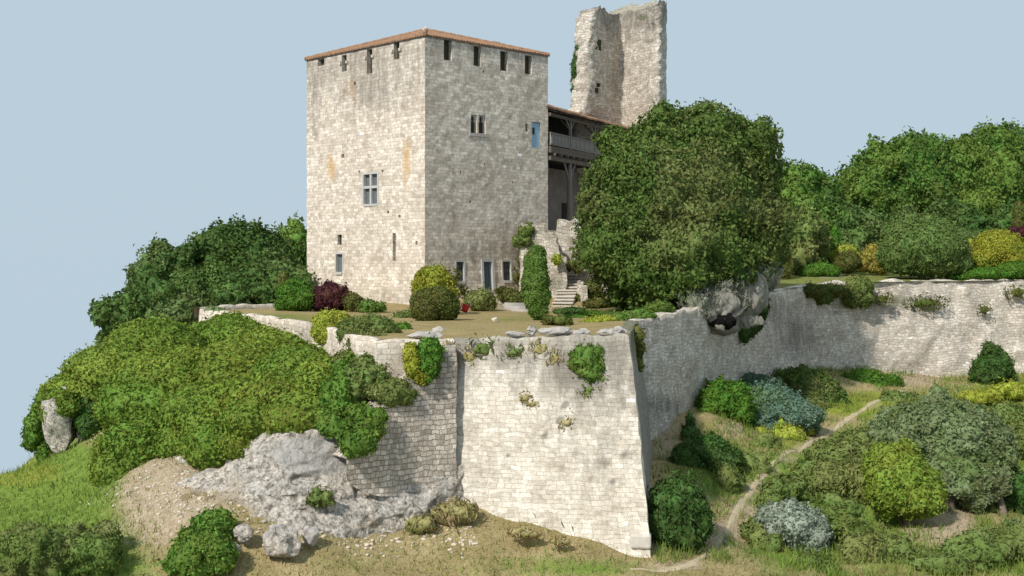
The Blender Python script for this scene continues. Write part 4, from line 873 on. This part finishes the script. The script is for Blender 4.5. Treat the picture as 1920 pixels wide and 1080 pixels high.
S('arching_bush', 'arching grassy green bush left of the garden steps', [(904,566,73.3,22,19),(892,562,73.6,18,16),(916,570,73.2,13,14)], 'leaf_scrub', slim=.3, leaf=.26, hang=1.2)
S('arching_bush', 'sprawling green bush right of the garden steps', [(955,555,76.5,19,15),(968,563,76,14,12),(940,546,77,12,10),(950,548,77,15,9)], 'leaf_olive', slim=.35, leaf=.22, hang=1)
S('clipped_column', 'tall clipped green column bush standing before the stepped wall', [(1004,500,62.5,22,33,1),(1006,480,62.5,17,19,1),(1004,528,62.3,25,34,1),(1006,556,62.2,25,30,1),(1009,580,62,17,20,1),(1012,592,62,8,12,1)], 'leaf_cypress', cat='topiary', leaf=.12, size=.45, amp=.06)
S('dry_mound', 'low brownish mound of dry plants at the foot of the clipped column', [(1040,603,57.5,24,11),(1055,606,57,16,8)], 'leaf_olive', size=.35, leaf=.12)
S('low_hedge', 'low dark green hedge beside the foot of the stone stair', [(1075,583,69,26,7),(1055,585,69,18,6)], 'leaf_deep', size=.4, amp=.06, leaf=.12)
S('bedding_plants', 'low green bedding plants below the dark hedge', [(1075,597,64,30,7),(1110,590,66,26,7)], 'leaf_green', size=.3, amp=.06, leaf=.12)
S('bedding_plants', 'yellowish bedding plants along the bastion edge', [(1130,600,60.5,28,8),(1108,604,59.5,20,7)], 'leaf_lime', size=.3, amp=.06, leaf=.11)
S('bedding_plants', 'vivid green leafy plants at the corner where bastion meets wall', [(1195,592,61.5,34,10),(1235,578,64,28,12),(1160,598,61,24,8)], 'leaf_bright', size=.35, amp=.1, leaf=.15)
S('wall_bush', 'green bush growing at the base of the stair wall', [(1110,545,80,20,18),(1130,570,76,34,10),(1098,565,79,16,12)], 'leaf_olive', size=.4)
S('shaded_bush', 'dark bush under the left side of the largest tree', [(1190,560,72.5,34,22),(1220,575,70.5,26,16)], 'leaf_deep', size=.5)
S('ruin_ivy', 'ivy clinging to the ragged left edge of the ruined tower', [(1086,95,97.6,7,30,.7),(1081,130,97.6,8,34,.7),(1079,160,97.6,7,20,.7)], 'leaf_deep', cat='ivy', size=.5)
S('wall_climber', 'thin creeper climbing the shaded keep wall above the clipped column', [(978,480,82.75,13,40,.25),(968,520,82.3,12,22,.25),(985,440,83.0,10,20,.25)], 'leaf_olive', cat='creeper', cover=.6, core=.3, size=.4, hang=1)
S('stair_ivy', 'clump of pale ivy hanging on the keep beside the stepped wall', [(987,436,81.2,14,14),(980,452,81.2,16,12),(992,425,81.6,8,7)], 'leaf_scrub', size=.4)
S('wall_tuft', 'tuft of weeds on the face of the stepped wall', [(1043,486,79.6,9,9)], 'leaf_lime', size=.3)
S('wall_tuft', 'tuft of weeds on the bank above the stair', [(1072,498,81,14,8),(1085,505,81,9,7)], 'leaf_olive', size=.3)
# along the left parapet
S('lime_bush', 'rounded yellow-green bush bulging over the parapet', [(618,606,55.5,32,24),(602,622,54.8,18,22),(635,600,56,24,17),(618,632,54.3,16,18)], 'leaf_lime', size=.5, amp=.08, leaf=.12)
S('spreading_bush', 'wide dark green bush spilling over the parapet beside the yellow-green one', [(690,618,52,48,26),(665,628,51.3,32,26),(715,622,52.3,34,18),(690,645,50.5,38,22)], 'leaf_scrub', size=.5, amp=.1, leaf=.12)
S('small_bush', 'small dark green bush at the right end of the spreading bush', [(750,620,54,25,13),(735,622,54,18,12)], 'leaf_green', size=.4, amp=.08, leaf=.12)
S('trailing_shrub', 'bright yellow shrub hanging down the parapet', [(772,665,47.6,14,24),(778,692,47.3,15,20),(788,708,47.2,12,14)], 'leaf_yellow', size=.35, amp=.1, leaf=.13, hang=1)
S('trailing_ivy', 'dark green ivy hanging beside the yellow shrub', [(808,660,47.8,22,22),(805,688,47.5,18,24),(800,708,47.4,11,14)], 'leaf_green', size=.4, leaf=.14, hang=1)
S('parapet_tuft', 'tuft of trailing plants on the far left corner of the parapet', [(400,582,72.2,14,6),(412,586,71.8,10,5)], 'leaf_grey', size=.3, leaf=.12)
S('cliff_bush', 'olive bush below the parapet above the dark buttress', [(690,715,47.6,42,32),(730,735,47.0,42,24),(700,690,48.4,36,26),(655,680,50,30,26),(760,742,47.2,22,16)], 'leaf_scrub', size=.6, amp=.16)
S('hedge_end', 'green foliage at the end of the wall against the keep', [(532,538,79,10,24)], 'leaf_olive', size=.3)
# bastion wall plants
for i, (px, py, r, h) in enumerate([(845,662,22,20),(905,655,30,18),(965,660,26,16),(1015,655,28,18),(880,668,22,16),(1040,672,18,18)]):
    S('dry_tuft', 'tuft of dry grass below the bastion top, number %d of the row from its left' % (i+1) if 0 else ['tuft of dry grass at the left end of the bastion top','widest tuft of dry grass below the bastion top','tuft of dry grass below the middle of the bastion top','tuft of dry grass below the grey slabs on the bastion','tuft of dry grass under the widest tuft near the bastion left edge','small tuft of dry grass left of the bright fern'][i], [(px, py, bastion_Y(px, py) - .03, r, h, .22)], 'leaf_scrub' if i in (1, 2) else 'drygrass', cat='grass tuft', group='dry tufts along the bastion top', slim=.22, leaf=.3, cover=.5, hang=2.0, core=.3, size=.3, zmin=None)
S('fern_clump', 'bright green fern clump high on the pale bastion face', [(1102,672,bastion_Y(1102,672),30,26,.5),(1110,694,bastion_Y(1110,694),24,20,.5),(1085,680,bastion_Y(1085,680),16,22,.5),(1122,684,bastion_Y(1122,684),14,18,.5)], 'leaf_bright', slim=.35, leaf=.26, hang=1.2, size=.4)
S('wall_weed', 'small weed growing left of centre on the pale bastion face', [(985,748,bastion_Y(985,748),18,11,.25),(1000,758,bastion_Y(1000,758),12,8,.25)], 'drygrass', slim=.3, leaf=.2, cover=.6, core=.3, size=.3)
S('wall_weed', 'small green weed below the bright fern on the bastion face', [(1106,735,bastion_Y(1106,735),18,13,.25),(1130,712,bastion_Y(1130,712),12,9,.25)], 'leaf_scrub', slim=.3, leaf=.2, cover=.6, core=.3, size=.3)
S('wall_weed', 'lowest small weed on the pale bastion face', [(1065,792,bastion_Y(1065,792),14,9,.25)], 'drygrass', slim=.3, leaf=.2, cover=.6, core=.3, size=.3)
S('corner_ivy', 'ivy on the shaded side of the bastion corner', [(1197,640,53,11,24,.6),(1196,668,53,9,26,.6)], 'leaf_olive', size=.4)
# right wall plants
S('hanging_ivy', 'dark green ivy hanging down the wall below the largest tree', [(1418,585,73.2,20,32,.4),(1405,605,72.8,22,24,.4),(1430,562,74,12,26,.4),(1395,622,72,14,18,.4)], 'leaf_deep', hang=1.6, slim=.4, leaf=.3, size=.6)
S('wall_top_bush', 'green bush perched on the retaining wall top beside the largest tree', [(1610,540,84.3,26,22),(1600,555,84,20,20),(1620,558,84,16,18)], 'leaf_scrub', size=.5)
S('wall_top_bush', 'low ivy draped over the wall between the tree and the perched bush', [(1560,545,83.4,34,12),(1525,545,81.6,26,10),(1540,560,82.4,20,12)], 'leaf_olive', size=.5)
for lb, px, py, r, h, Y in [('brown creeper draped on the wall right of the perched bush',1655,560,22,12,84.6),('brown creeper hanging in the middle of the sunlit wall',1735,568,44,14,85.8),('brown creeper near the right end of the wall',1910,548,26,14,87.6),('small creeper low on the right wall',1845,580,14,12,86.9)]:
    S('wall_creeper', lb, [(px,py,Y,r,h,.3)], 'leaf_olive', cat='creeper', cover=.8, core=.4, size=.5, hang=1)
# right-hand garden
S('thin_cypress', 'thin yellowish cypress column right of the largest tree', [(1469,455,88,9,30,1),(1468,490,87.6,12,32,1),(1468,515,87,13,20,1)], 'leaf_olive', cat='tree', size=.4)
S('thin_cypress', 'short green cypress column in the middle of the garden', [(1565,445,97,6,22,1),(1565,465,96.5,7,20,1)], 'leaf_green', cat='tree', size=.4)
S('thin_cypress', 'slim cypress at the right edge below the broad tree', [(1910,400,99,7,24,1),(1910,420,98.5,8,18,1)], 'leaf_olive', cat='tree', size=.4)
S('low_hedge', 'low dark green clipped hedge on the right lawn', [(1540,507,90.5,30,14),(1520,512,90,20,10),(1558,510,90,18,10)], 'leaf_green', size=.5, amp=.08)
S('lime_bush', 'pale yellow bush behind the clipped hedge', [(1583,478,96,24,18),(1600,486,95.5,16,14)], 'leaf_lime', size=.5)
S('round_bush', 'small round dark olive bush between yellow and amber bushes', [(1590,492,92,23,20),(1580,498,91.8,18,14)], 'leaf_olive', size=.4, amp=.07)
S('amber_bush', 'amber yellow bush left of the big dome-shaped bush', [(1636,485,94,22,24),(1650,496,93.5,22,18),(1620,492,94,14,16)], 'leaf_gold', size=.5)
dome = T('dome_tree', 'large clipped green dome bush with short trunk on the right lawn', [(1730,465,89,80,50),(1700,450,89,46,40),(1765,462,89.3,42,40),(1690,480,88.7,42,34),(1750,488,88.6,52,30),(1745,432,90,36,24),(1795,490,89,22,28)], 'leaf_dome', cat='shrub', base=P(1728,528,88.9), trunk_r=.28, leaf=.2, size=.9, amp=.18, cover=1.5, seed=nx())
S('golden_dome', 'bright golden dome bush at the right edge of the lawn', [(1872,474,91,48,42),(1895,484,90.6,46,32),(1850,488,90.6,34,26)], 'leaf_yellow', size=.7)
S('purple_bush', 'small purple bush behind the golden dome', [(1912,438,97,24,11)], 'leaf_purple', size=.5)
S('lime_bush', 'yellowish low shrub behind the dome bush', [(1800,457,95,26,10)], 'leaf_lime', size=.5)
S('ground_hedge', 'low spreading green cover at the foot of the golden dome', [(1850,514,88.8,58,12),(1905,508,89.2,40,16),(1800,520,88.6,26,7)], 'leaf_green', size=.5, amp=.1)
S('back_hedge', 'dark hedge closing the garden behind the dome bush', [(1800,446,102,90,16),(1900,450,102,60,20)], 'leaf_dark', size=.8)
# ---------------- slope on the right
def SS(name, label, blobs, mat, **kw): kw.setdefault('leaf', .18); return S(name, label, blobs, mat, size=kw.pop('size', .7), amp=kw.pop('amp', .25), **kw)
SS('round_bush', 'bright green round bush at the foot of the shaded retaining wall', [(1358,755,66.5,46,42),(1335,765,66,26,32),(1385,770,66,26,34),(1350,735,67,30,24)], 'leaf_green')
SS('blue_bush', 'wide blue-green bush spreading right of the bright round bush', [(1440,765,69.5,66,42),(1420,735,72,44,34),(1480,785,68,56,36),(1430,800,67,44,30)], 'leaf_blue', size=.8)
SS('dark_bush', 'dark green mound beside the wall behind the blue-green bush', [(1515,738,75.5,56,44),(1490,722,76.5,40,30),(1550,755,75,36,32),(1530,775,73.5,30,24)], 'leaf_tree', size=.8)
SS('dark_bush', 'dark green mound in the middle of the wall foot', [(1620,728,80.5,52,28),(1625,712,81.5,24,20),(1660,725,81.3,30,22),(1585,735,79.5,28,22)], 'leaf_green', size=.8)
SS('conical_bush', 'dark green cone-shaped bush against the sunlit end of the wall', [(1862,692,82.5,34,30),(1865,668,82.8,20,22),(1850,705,82,30,20),(1885,700,82.3,18,22)], 'leaf_deep')
SS('shaded_bush', 'dark bush in the shadow right of the bastion', [(1320,850,57.5,48,30),(1355,870,57,36,34),(1290,865,57,26,24)], 'leaf_deep')
SS('grass_hump', 'round dark grassy hump at the right foot of the bastion', [(1270,955,48.2,56,55),(1262,985,47.8,48,44),(1295,985,48,34,38)], 'leaf_deep', slim=.3, leaf=.3, hang=1.2)
SS('slim_conifer', 'small dark feathery plant by the foot of the shaded wall', [(1293,800,61,9,26),(1297,825,60,14,18)], 'leaf_deep', size=.4)
gt = T('grey_tree', 'large grey-green tree with bare trunk on the lower right slope', [(1785,835,56.5,84,66),(1735,805,56.5,52,46),(1832,830,56.5,60,56),(1700,830,56,36,40),(1800,782,57.5,44,32),(1868,860,56,36,44),(1785,892,54.8,52,34),(1845,900,55,40,34),(1745,775,58,30,30),(1690,790,57.5,28,26),(1830,930,54.6,22,22)], 'leaf_grey', cat='tree', base=P(1775,985,54.5), trunk_r=.34, leaf=.2, size=.9, amp=.28, cover=1.5, seed=nx())
for pts in [[(1715,1000,53.6),(1722,955,53.9),(1745,905,54.6)], [(1885,985,54.6),(1878,950,54.8),(1868,915,55.2)]]: 
    mb = MB(); mb.tube([P(*p) for p in pts], [.26,.18,.13], 8); mb.build('stem', M['bark'], gt, smooth=True)
lt = T('lime_tree', 'bright yellow-green small tree in front of the grey-green one', [(1690,905,52.8,62,52),(1660,880,53,38,40),(1720,930,52.3,46,38),(1690,860,53.4,34,30),(1665,930,52.5,34,34)], 'leaf_vine', cat='tree', base=P(1705,1000,52.6), trunk_r=.22, leaf=.18, size=.7, amp=.2, cover=1.6, seed=nx())
SS('green_mound', 'wide green mound left of the bright yellow-green tree', [(1590,870,58.5,62,40),(1610,905,56,52,38),(1560,905,56,40,34),(1600,835,61,48,24)], 'leaf_scrub', slim=.4, leaf=.24)
SS('green_mound', 'small pointed green mound beside the path', [(1475,925,54.5,44,26),(1480,905,55,24,20),(1450,940,54,28,16)], 'leaf_scrub', slim=.35, leaf=.24)
SS('silver_bush', 'pale silver-grey bush on the lower right slope', [(1490,990,49.5,56,42),(1470,975,50,48,28),(1520,1005,49.2,34,34)], 'leaf_silver')
SS('green_mound', 'low green mound left of the silver-grey bush', [(1425,1000,50,30,26),(1440,1020,49,26,20)], 'leaf_scrub', slim=.4, leaf=.22)
SS('green_mound', 'low green mound at the bottom edge right of the silver-grey bush', [(1655,1035,48,52,34),(1620,1045,47.6,40,28),(1690,1045,47.6,30,26)], 'leaf_scrub', slim=.4, leaf=.22)
SS('green_mound', 'green mound behind the grey-green tree at the right edge', [(1895,795,66,46,34),(1920,820,65,40,34)], 'leaf_scrub', slim=.4, leaf=.24)
SS('dark_bush', 'dark bush in shade under the grey-green tree at the right edge', [(1905,930,56,36,40)], 'leaf_deep')
SS('green_mound', 'green hump behind the bright tree between path and grey tree', [(1690,800,62,52,30),(1660,815,61,36,24)], 'leaf_grey', leaf=.22)
SS('scrub_patch', 'yellow-green weeds at the lower edge of the blue-green bush', [(1465,815,66.5,46,20),(1500,800,68,34,16),(1430,825,65.5,30,16)], 'leaf_lime', cover=1.0, slim=.35, leaf=.22)
SS('scrub_patch', 'green scrub along the path left of the wide green mound', [(1520,890,57,36,22),(1545,850,60,34,20)], 'leaf_scrub', slim=.35, leaf=.24)
SS('scrub_patch', 'green scrub right of the silver-grey bush', [(1570,960,51,40,26),(1590,990,50,34,22),(1540,950,52,26,18)], 'leaf_weed', slim=.35, leaf=.24)
SS('scrub_patch', 'bright yellow-green grass clump beyond the cone-shaped bush', [(1900,735,78,44,14),(1840,745,77,40,12)], 'leaf_lime', slim=.25, leaf=.28)
SS('green_mound', 'small green mound on the slope above the grey-green tree', [(1690,750,76,40,14),(1720,762,73,30,14)], 'leaf_scrub', slim=.35, leaf=.22)
SS('scrub_patch', 'green scrub in the bottom right corner', [(1830,1040,47,70,30),(1900,1020,48,50,30),(1770,1060,46,50,20)], 'leaf_scrub', slim=.3, leaf=.26, cover=1.2)
SS('scrub_patch', 'rough weeds beside the path under the blue-green bush', [(1405,870,58.5,34,24),(1370,905,55.5,26,24),(1440,835,62,26,14)], 'leaf_scrub', cover=.9, slim=.35, leaf=.24)
SS('small_bush', 'tiny pale bush above the grey-green tree', [(1760,738,76,14,9)], 'leaf_grey')
# shaggy low scrub knitting the bushes together
gs = np.random.default_rng(77); nsc = 0
for k in range(400):
    px, py = gs.uniform(1230, 1920), gs.uniform(800, 1075)
    if py < 1080 - (px - 1230) * .62 + 40: 
        if px < 1700 and py < 1010 - (px - 1380) * .62: continue
    xs = P(px, py, 1.0)
    path = [(1180,1070),(1290,1062),(1345,1015),(1362,985),(1400,930),(1450,885),(1500,842),(1545,812),(1590,788),(1640,760),(1700,732)]
    if min(math.hypot(px - a, (py - b) * 1.2) for a, b in path) < 42 or (1690 < px < 1860 and 930 < py < 1010): continue
    # march down the ray to the slope
    Yv = np.linspace(42, 86, 300); pt = np.array([P(px, py, y) for y in Yv]); below = pt[:, 2] < hG(pt[:, 0], pt[:, 1])
    if not below.any(): continue
    Yg = Yv[np.argmax(below)]; r = gs.uniform(9, 20) * 50 / Yg * 1.0
    S('low_scrub', 'low shaggy clump of green scrub among the bushes on the right slope', [(px, py - r*.3, Yg, r*1.3, r*.75), (px + gs.uniform(-r, r), py, Yg, r*.9, r*.5)], ['leaf_scrub', 'leaf_weed', 'leaf_tree', 'leaf_weed', 'leaf_scrub', 'leaf_grey'][k % 6], cat='shrub', group='low scrub clumps on the right slope', leaf=.2, slim=.35, hang=.8, size=.5, amp=.22, cover=1.1, core=.7)
    nsc += 1
    if nsc >= 26: break
# ---------------- left: creeper blanket over the cliff
S('creeper_mass', 'huge bright green creeper blanket covering the slope below the left parapet',
  [(430,640,63,75,46,1.4),(290,655,60,90,52,1.2),(210,700,58,85,52,1.2),(330,720,56,120,70,1.2),(450,710,56,120,66,1.2),(560,710,53,90,56,1.2),(610,735,50,70,62,1.1),(520,760,50,110,60,1.1),(400,785,51,100,66,1),(270,760,54,90,52,1),(150,745,57,75,44,1),(590,775,48.4,80,40,1),(440,835,49,48,44,.9),(360,810,50.5,60,48,.9),(500,660,59,60,40,1.2),(115,755,57.5,34,30),(112,768,55.0,34,20,.8),(650,770,48,44,40),(545,655,56.5,34,26),(470,790,47.6,60,36,.8),(550,790,46.9,60,30,.8),(405,838,48.2,62,46,.7),(340,830,50,50,40),(450,830,47.6,44,40,.7),(100,748,55.2,34,20,.8),(430,615,65,42,20)],
  'leaf_vine', cat='creeper', leaf=.19, cover=1.5, size=1.1, amp=.16, flat=.7)
S('creeper_bush', 'darker green overhanging end of the creeper above the grey rock', [(640,745,47.6,34,52),(672,780,47.0,26,26),(600,790,47.0,44,22),(655,705,48.6,26,34),(668,826,45.1,36,27,.6),(690,805,45.6,28,22,.6),(700,782,46.0,26,20,.6),(630,800,45.9,30,20,.6)], 'leaf_vine2', cat='creeper', leaf=.19, size=.8, amp=.15, hang=1)
S('round_bush', 'rounded bright green bush below the creeper on the left slope', [(245,850,50.5,64,58),(225,880,50,48,44),(270,825,51,48,44),(240,905,49.5,36,28),(280,870,50.2,28,34)], 'leaf_vine', leaf=.19, size=.8, amp=.14)
S('shaded_bush', 'dark foliage at the left end of the creeper above the pale crag', [(155,775,56,40,34),(120,765,56.5,30,26),(165,800,55,20,20)], 'leaf_deep', size=.6)
S('ledge_bush', 'green bush on the far side of the pale crag at the left edge', [(68,805,57.5,17,36,1.2),(74,775,58,16,26,1.2),(62,825,57.3,12,14),(86,850,57.5,15,30)], 'leaf_vine2', size=.7)
S('corner_scrub', 'wide scrubby dark bush in the bottom left corner', [(160,1045,41.8,62,38),(70,1050,41.2,70,42),(195,1010,42.6,28,26),(110,1020,42.4,52,30),(20,1075,40.8,56,36),(40,1010,42.2,40,20)], 'leaf_weed', leaf=.2, size=.7, amp=.3, slim=.35, hang=.8)
S('green_bush', 'upright green bush at the bottom edge beside the dirt slope', [(400,995,43.2,40,32),(375,1030,42.4,46,36),(350,1060,41.8,48,32),(415,985,43.5,26,24),(410,1040,42,30,34)], 'leaf_vine2', leaf=.16, size=.6, amp=.14)
S('rock_weed', 'green weeds growing in the middle of the chalk rock', [(600,936,44.9,24,14,.6)], 'leaf_scrub', cover=2.2, size=.4, slim=.35, leaf=.2, hang=1)
for lb, bl in [('biggest brown heap of dry grass at the left foot of the bastion', [(856,962,46.9,40,21),(842,967,46.8,34,18)]), ('smaller brown heap of dry grass left of the biggest one', [(790,985,46.2,28,15)]), ('brown tuft of dry grass right of the foot of the bastion face', [(985,1000,45.9,26,9)]), ('flat brown tuft of dry grass near the bottom edge', [(1050,1015,45.6,20,7)])]:
    S('hay_heap', lb, bl, 'drygrass', cat='dry grass', group='heaps of dry grass below the bastion', slim=.18, leaf=.42, hang=2, size=.4, amp=.1, cover=1.2)

# ================================================================== ROCKS AND SMALL THINGS
def rock(name, label, px, py, Y, rx, ry, mat, seed, cat='rock', dep=.8, sub=4, amp=.24, flat=None, group=None, facet=True):
    c, r = blob(px, py, Y, rx, ry, dep); V, Fc = ICO[sub]
    n = 14; rr = np.random.default_rng(seed); W = V.copy()
    for _ in range(n):     # chop facets
        d = rr.normal(size=3); d /= np.linalg.norm(d); h = rr.uniform(.62, .9); k = W @ d; W = W - np.where(k > h, k - h, 0)[:, None] * d
    W = W / np.abs(W).max(0); Q = c + W * r; Q = Q + vec_noise(Q, .45 * max(r), amp * min(r), seed, 3)
    m = np.zeros((len(Q), 4)); m[:, 0] = .5 * (fbm(Q / .35, seed, 2) > .1)
    o = build(name, Q, [tuple(f) for f in Fc], M[mat], uv=V[:, :2], mask=m, smooth=not facet, origin=(c[0], c[1], c[2] - r[2])); return tag(o, label, cat, group)
rock('boulder', 'large white chalk boulder at the foot of the rock', 530,1017,43.0,36,33,'chalk',3, facet=False)
rock('boulder', 'grey boulder half hidden by the green bush', 455,1003,43.1,21,19,'chalk',9, facet=False)
rock('boulder', 'small grey stone low beside the half hidden boulder', 436,1030,42.5,17,14,'chalk',11, facet=False)
rock('boulder', 'brown earthy hump of rock right of the white boulder', 583,1003,43.7,17,20,'slab',12, facet=False)
rock('crag', 'pale rock crag at the far left end of the creeper', 112,800,55.5,34,76,'chalk',5,amp=.2, facet=False)
rock('slab_stone', 'wide flat grey slab lying on the parapet', 797,630,48.9,34,9,'slab',21, amp=.2)
rock('round_stone', 'rounded brown stone behind the flat grey slab', 822,620,53.0,13,9,'coping',22, facet=False)
for i, (lb, px, py, rx, ry) in enumerate([('leftmost low broken stone on the bastion parapet',965,626,20,5),('pointed pale broken stone on the bastion parapet',996,621,12,10),('long broken slab in the middle of the bastion parapet',1045,622,36,9),('broken stone at the right end of the long slab',1090,624,18,8),('slanting pale broken stone near the bastion corner',1140,624,22,8),('dark broken stone at the bastion corner',1160,619,16,9)]):
    rock('broken_stone', lb, px, py, 48.4, rx, ry, 'slab', 30 + i, amp=.35, group='broken stones along the bastion parapet')
rock('stone_ball', 'small pale round stone on the dry lawn', 928,600,60.2,6.5,5.5,'ball',41, amp=.05, facet=False)
# loose chalk chips scattered below the rock: nobody could count them
gp_ = np.random.default_rng(99); CV = []; CF = []; nb = 0; v2, f2 = ICO[2]
for k in range(1500):
    if k % 2: continue
    if k < 900: px, py = gp_.normal(350, 75), gp_.normal(925, 32)
    else: px, py = gp_.uniform(480, 900), gp_.normal(1012, 14) - 0
    if py > 1075 or py < 850: continue
    Yv = np.linspace(41, 58, 120); q = np.array([P(px, py, y) for y in Yv]); bl_ = q[:, 2] < hT0(q[:, 0], q[:, 1])
    if not bl_.any(): continue
    c = q[np.argmax(bl_)]; c[2] = hG(c[0], c[1]); s = .025 + .07 * gp_.uniform() ** 3
    V = v2 * s * gp_.uniform(.6, 1.4, 3) * [1, 1, .7]; V = V + gp_.normal(size=V.shape) * s * .12
    CV.append(V + c); CF.append(f2 + nb); nb += len(v2)
CV = np.concatenate(CV); o = build('chalk_chips', CV, np.concatenate(CF), M['chip']); tag(o, 'small pale chalk chips scattered below the rock', kind='stuff')
# red bucket on its side by the big round bush
b0 = PZ(869, 587, .02); bu = empty('bucket', b0, 'small red bucket on the lawn right of the biggest round bush', 'bucket')
mb = MB(); n = 20; prof = [(.02,.0),(.17,.0),(.20,.2),(.235,.42),(.25,.44),(.235,.45),(.22,.42),(.18,.05),(.02,.04)]
tilt = np.array([[math.cos(.35),0,math.sin(.35)],[0,1,0],[-math.sin(.35),0,math.cos(.35)]])
V = [b0 + tilt @ np.array([r*math.cos(2*math.pi*k/n), r*math.sin(2*math.pi*k/n), z + .07]) for r, z in prof for k in range(n)]
mb.add(V, [(i*n+k, i*n+(k+1) % n, (i+1)*n+(k+1) % n, (i+1)*n+k) for i in range(len(prof)-1) for k in range(n)]); mb.build('pail', M['red'], bu, smooth=True)
mb = MB(); mb.tube([b0 + tilt @ np.array([.24*math.cos(a), .04, .5 + .26*math.sin(a)]) for a in np.linspace(0, math.pi, 14)], [.014]*14, 6); mb.build('handle', M['coping'], bu)

# ================================================================== GRASS
def grass(name, n, region, h, mat, lo, hi, seed, dens):
    g = np.random.default_rng(seed); px = g.uniform(region[0], region[2], n); py = g.uniform(region[1], region[3], n)
    return None
def sward(name, mat, xr, yr, n, hf, L, Wd, seed, keep=None, label=None):
    g = np.random.default_rng(seed); x = g.uniform(*xr, n); y = yr[0] + (yr[1] - yr[0]) * g.uniform(size=n) ** 1.5
    z = hf(x, y); Pq = np.stack([x, y, z], -1); px, py = proj(Pq); ok = (px > -60) & (px < 1980) & (py < 1120)
    if keep is not None: ok &= keep(px, py, x, y, g)
    Pq = Pq[ok]; n = len(Pq); a = g.uniform(0, 2*math.pi, n); l = L * g.uniform(.5, 1.4, n); wv = Wd * g.uniform(.6, 1.3, n)
    lean = g.normal(size=(n, 2)) * .5; d = np.stack([np.cos(a), np.sin(a), 0*a], -1) * wv[:, None]; tip = np.stack([lean[:, 0]*l, lean[:, 1]*l, l], -1)
    V = np.stack([Pq - d - [0,0,.03], Pq + d - [0,0,.03], Pq + tip], 1).reshape(-1, 3)
    o = build(name, V, np.arange(3*n).reshape(-1, 3), mat); return tag(o, label, None, kind='stuff')
def green_amt(px, py):
    a = np.zeros_like(px)
    for cx, cy, rx, ry, k in [(60,960,150,110,1.1),(120,1060,170,80,1.1),(150,880,90,50,.9),(1000,1060,220,25,.5),(1500,1040,90,40,.7),(1650,900,120,120,.9),(1800,1060,150,40,.8),(1870,740,90,40,.9),(1330,870,80,60,.7),(650,1060,70,25,.35),(1450,980,60,60,.6),(1900,860,60,60,.7),(1610,760,80,24,.9),(30,885,75,28,1)]: a += k * splat(px, py, cx, cy, rx, ry)
    return a
def bare(px, py):
    b = np.zeros_like(px)
    for cx, cy, rx, ry, k in [(330,950,90,45,.8),(300,890,60,35,.75),(195,815,35,20,1),(1745,985,50,30,.8),(1240,810,40,60,.9),(1310,950,20,60,.3)]: b += k * splat(px, py, cx, cy, rx, ry)
    pts = np.array([(1180,1070),(1290,1062),(1345,1015),(1362,985),(1400,930),(1450,885),(1500,842),(1545,812),(1590,788),(1640,760),(1700,732)], float)
    for i in range(len(pts)-1):
        a, c = pts[i], pts[i+1]; d = c - a; t = np.clip(((px-a[0])*d[0] + (py-a[1])*d[1]) / (d@d), 0, 1); b += 1.2 * np.exp(-(((px-a[0]-t*d[0])**2 + ((py-a[1]-t*d[1])*1.4)**2) / 90))
    return b
sward('long_grass', M['greengrass'], (5, 40), (40, 86), 60000, hG, .42, .028, 8, lambda px, py, x, y, g: (px > 1225) & (fbm(np.stack([x, y, 0*x], -1) / 1.6, 4, 2) > .05) & (g.uniform(size=len(px)) > bare(px, py)), 'long rough grass between the bushes')
sward('dry_grass', M['drygrass'], (-32, 45), (38, 90), 110000, hG, .17, .022, 5, lambda px, py, x, y, g: (g.uniform(size=len(px)) > green_amt(px, py) * .8) & (g.uniform(size=len(px)) > bare(px, py)), 'short dry grass covering the slope')
sward('green_grass', M['greengrass'], (-32, 45), (38, 90), 150000, hG, .24, .026, 6, lambda px, py, x, y, g: (g.uniform(size=len(px)) < green_amt(px, py) + .06) & (g.uniform(size=len(px)) > bare(px, py)), 'green grass covering the slope')
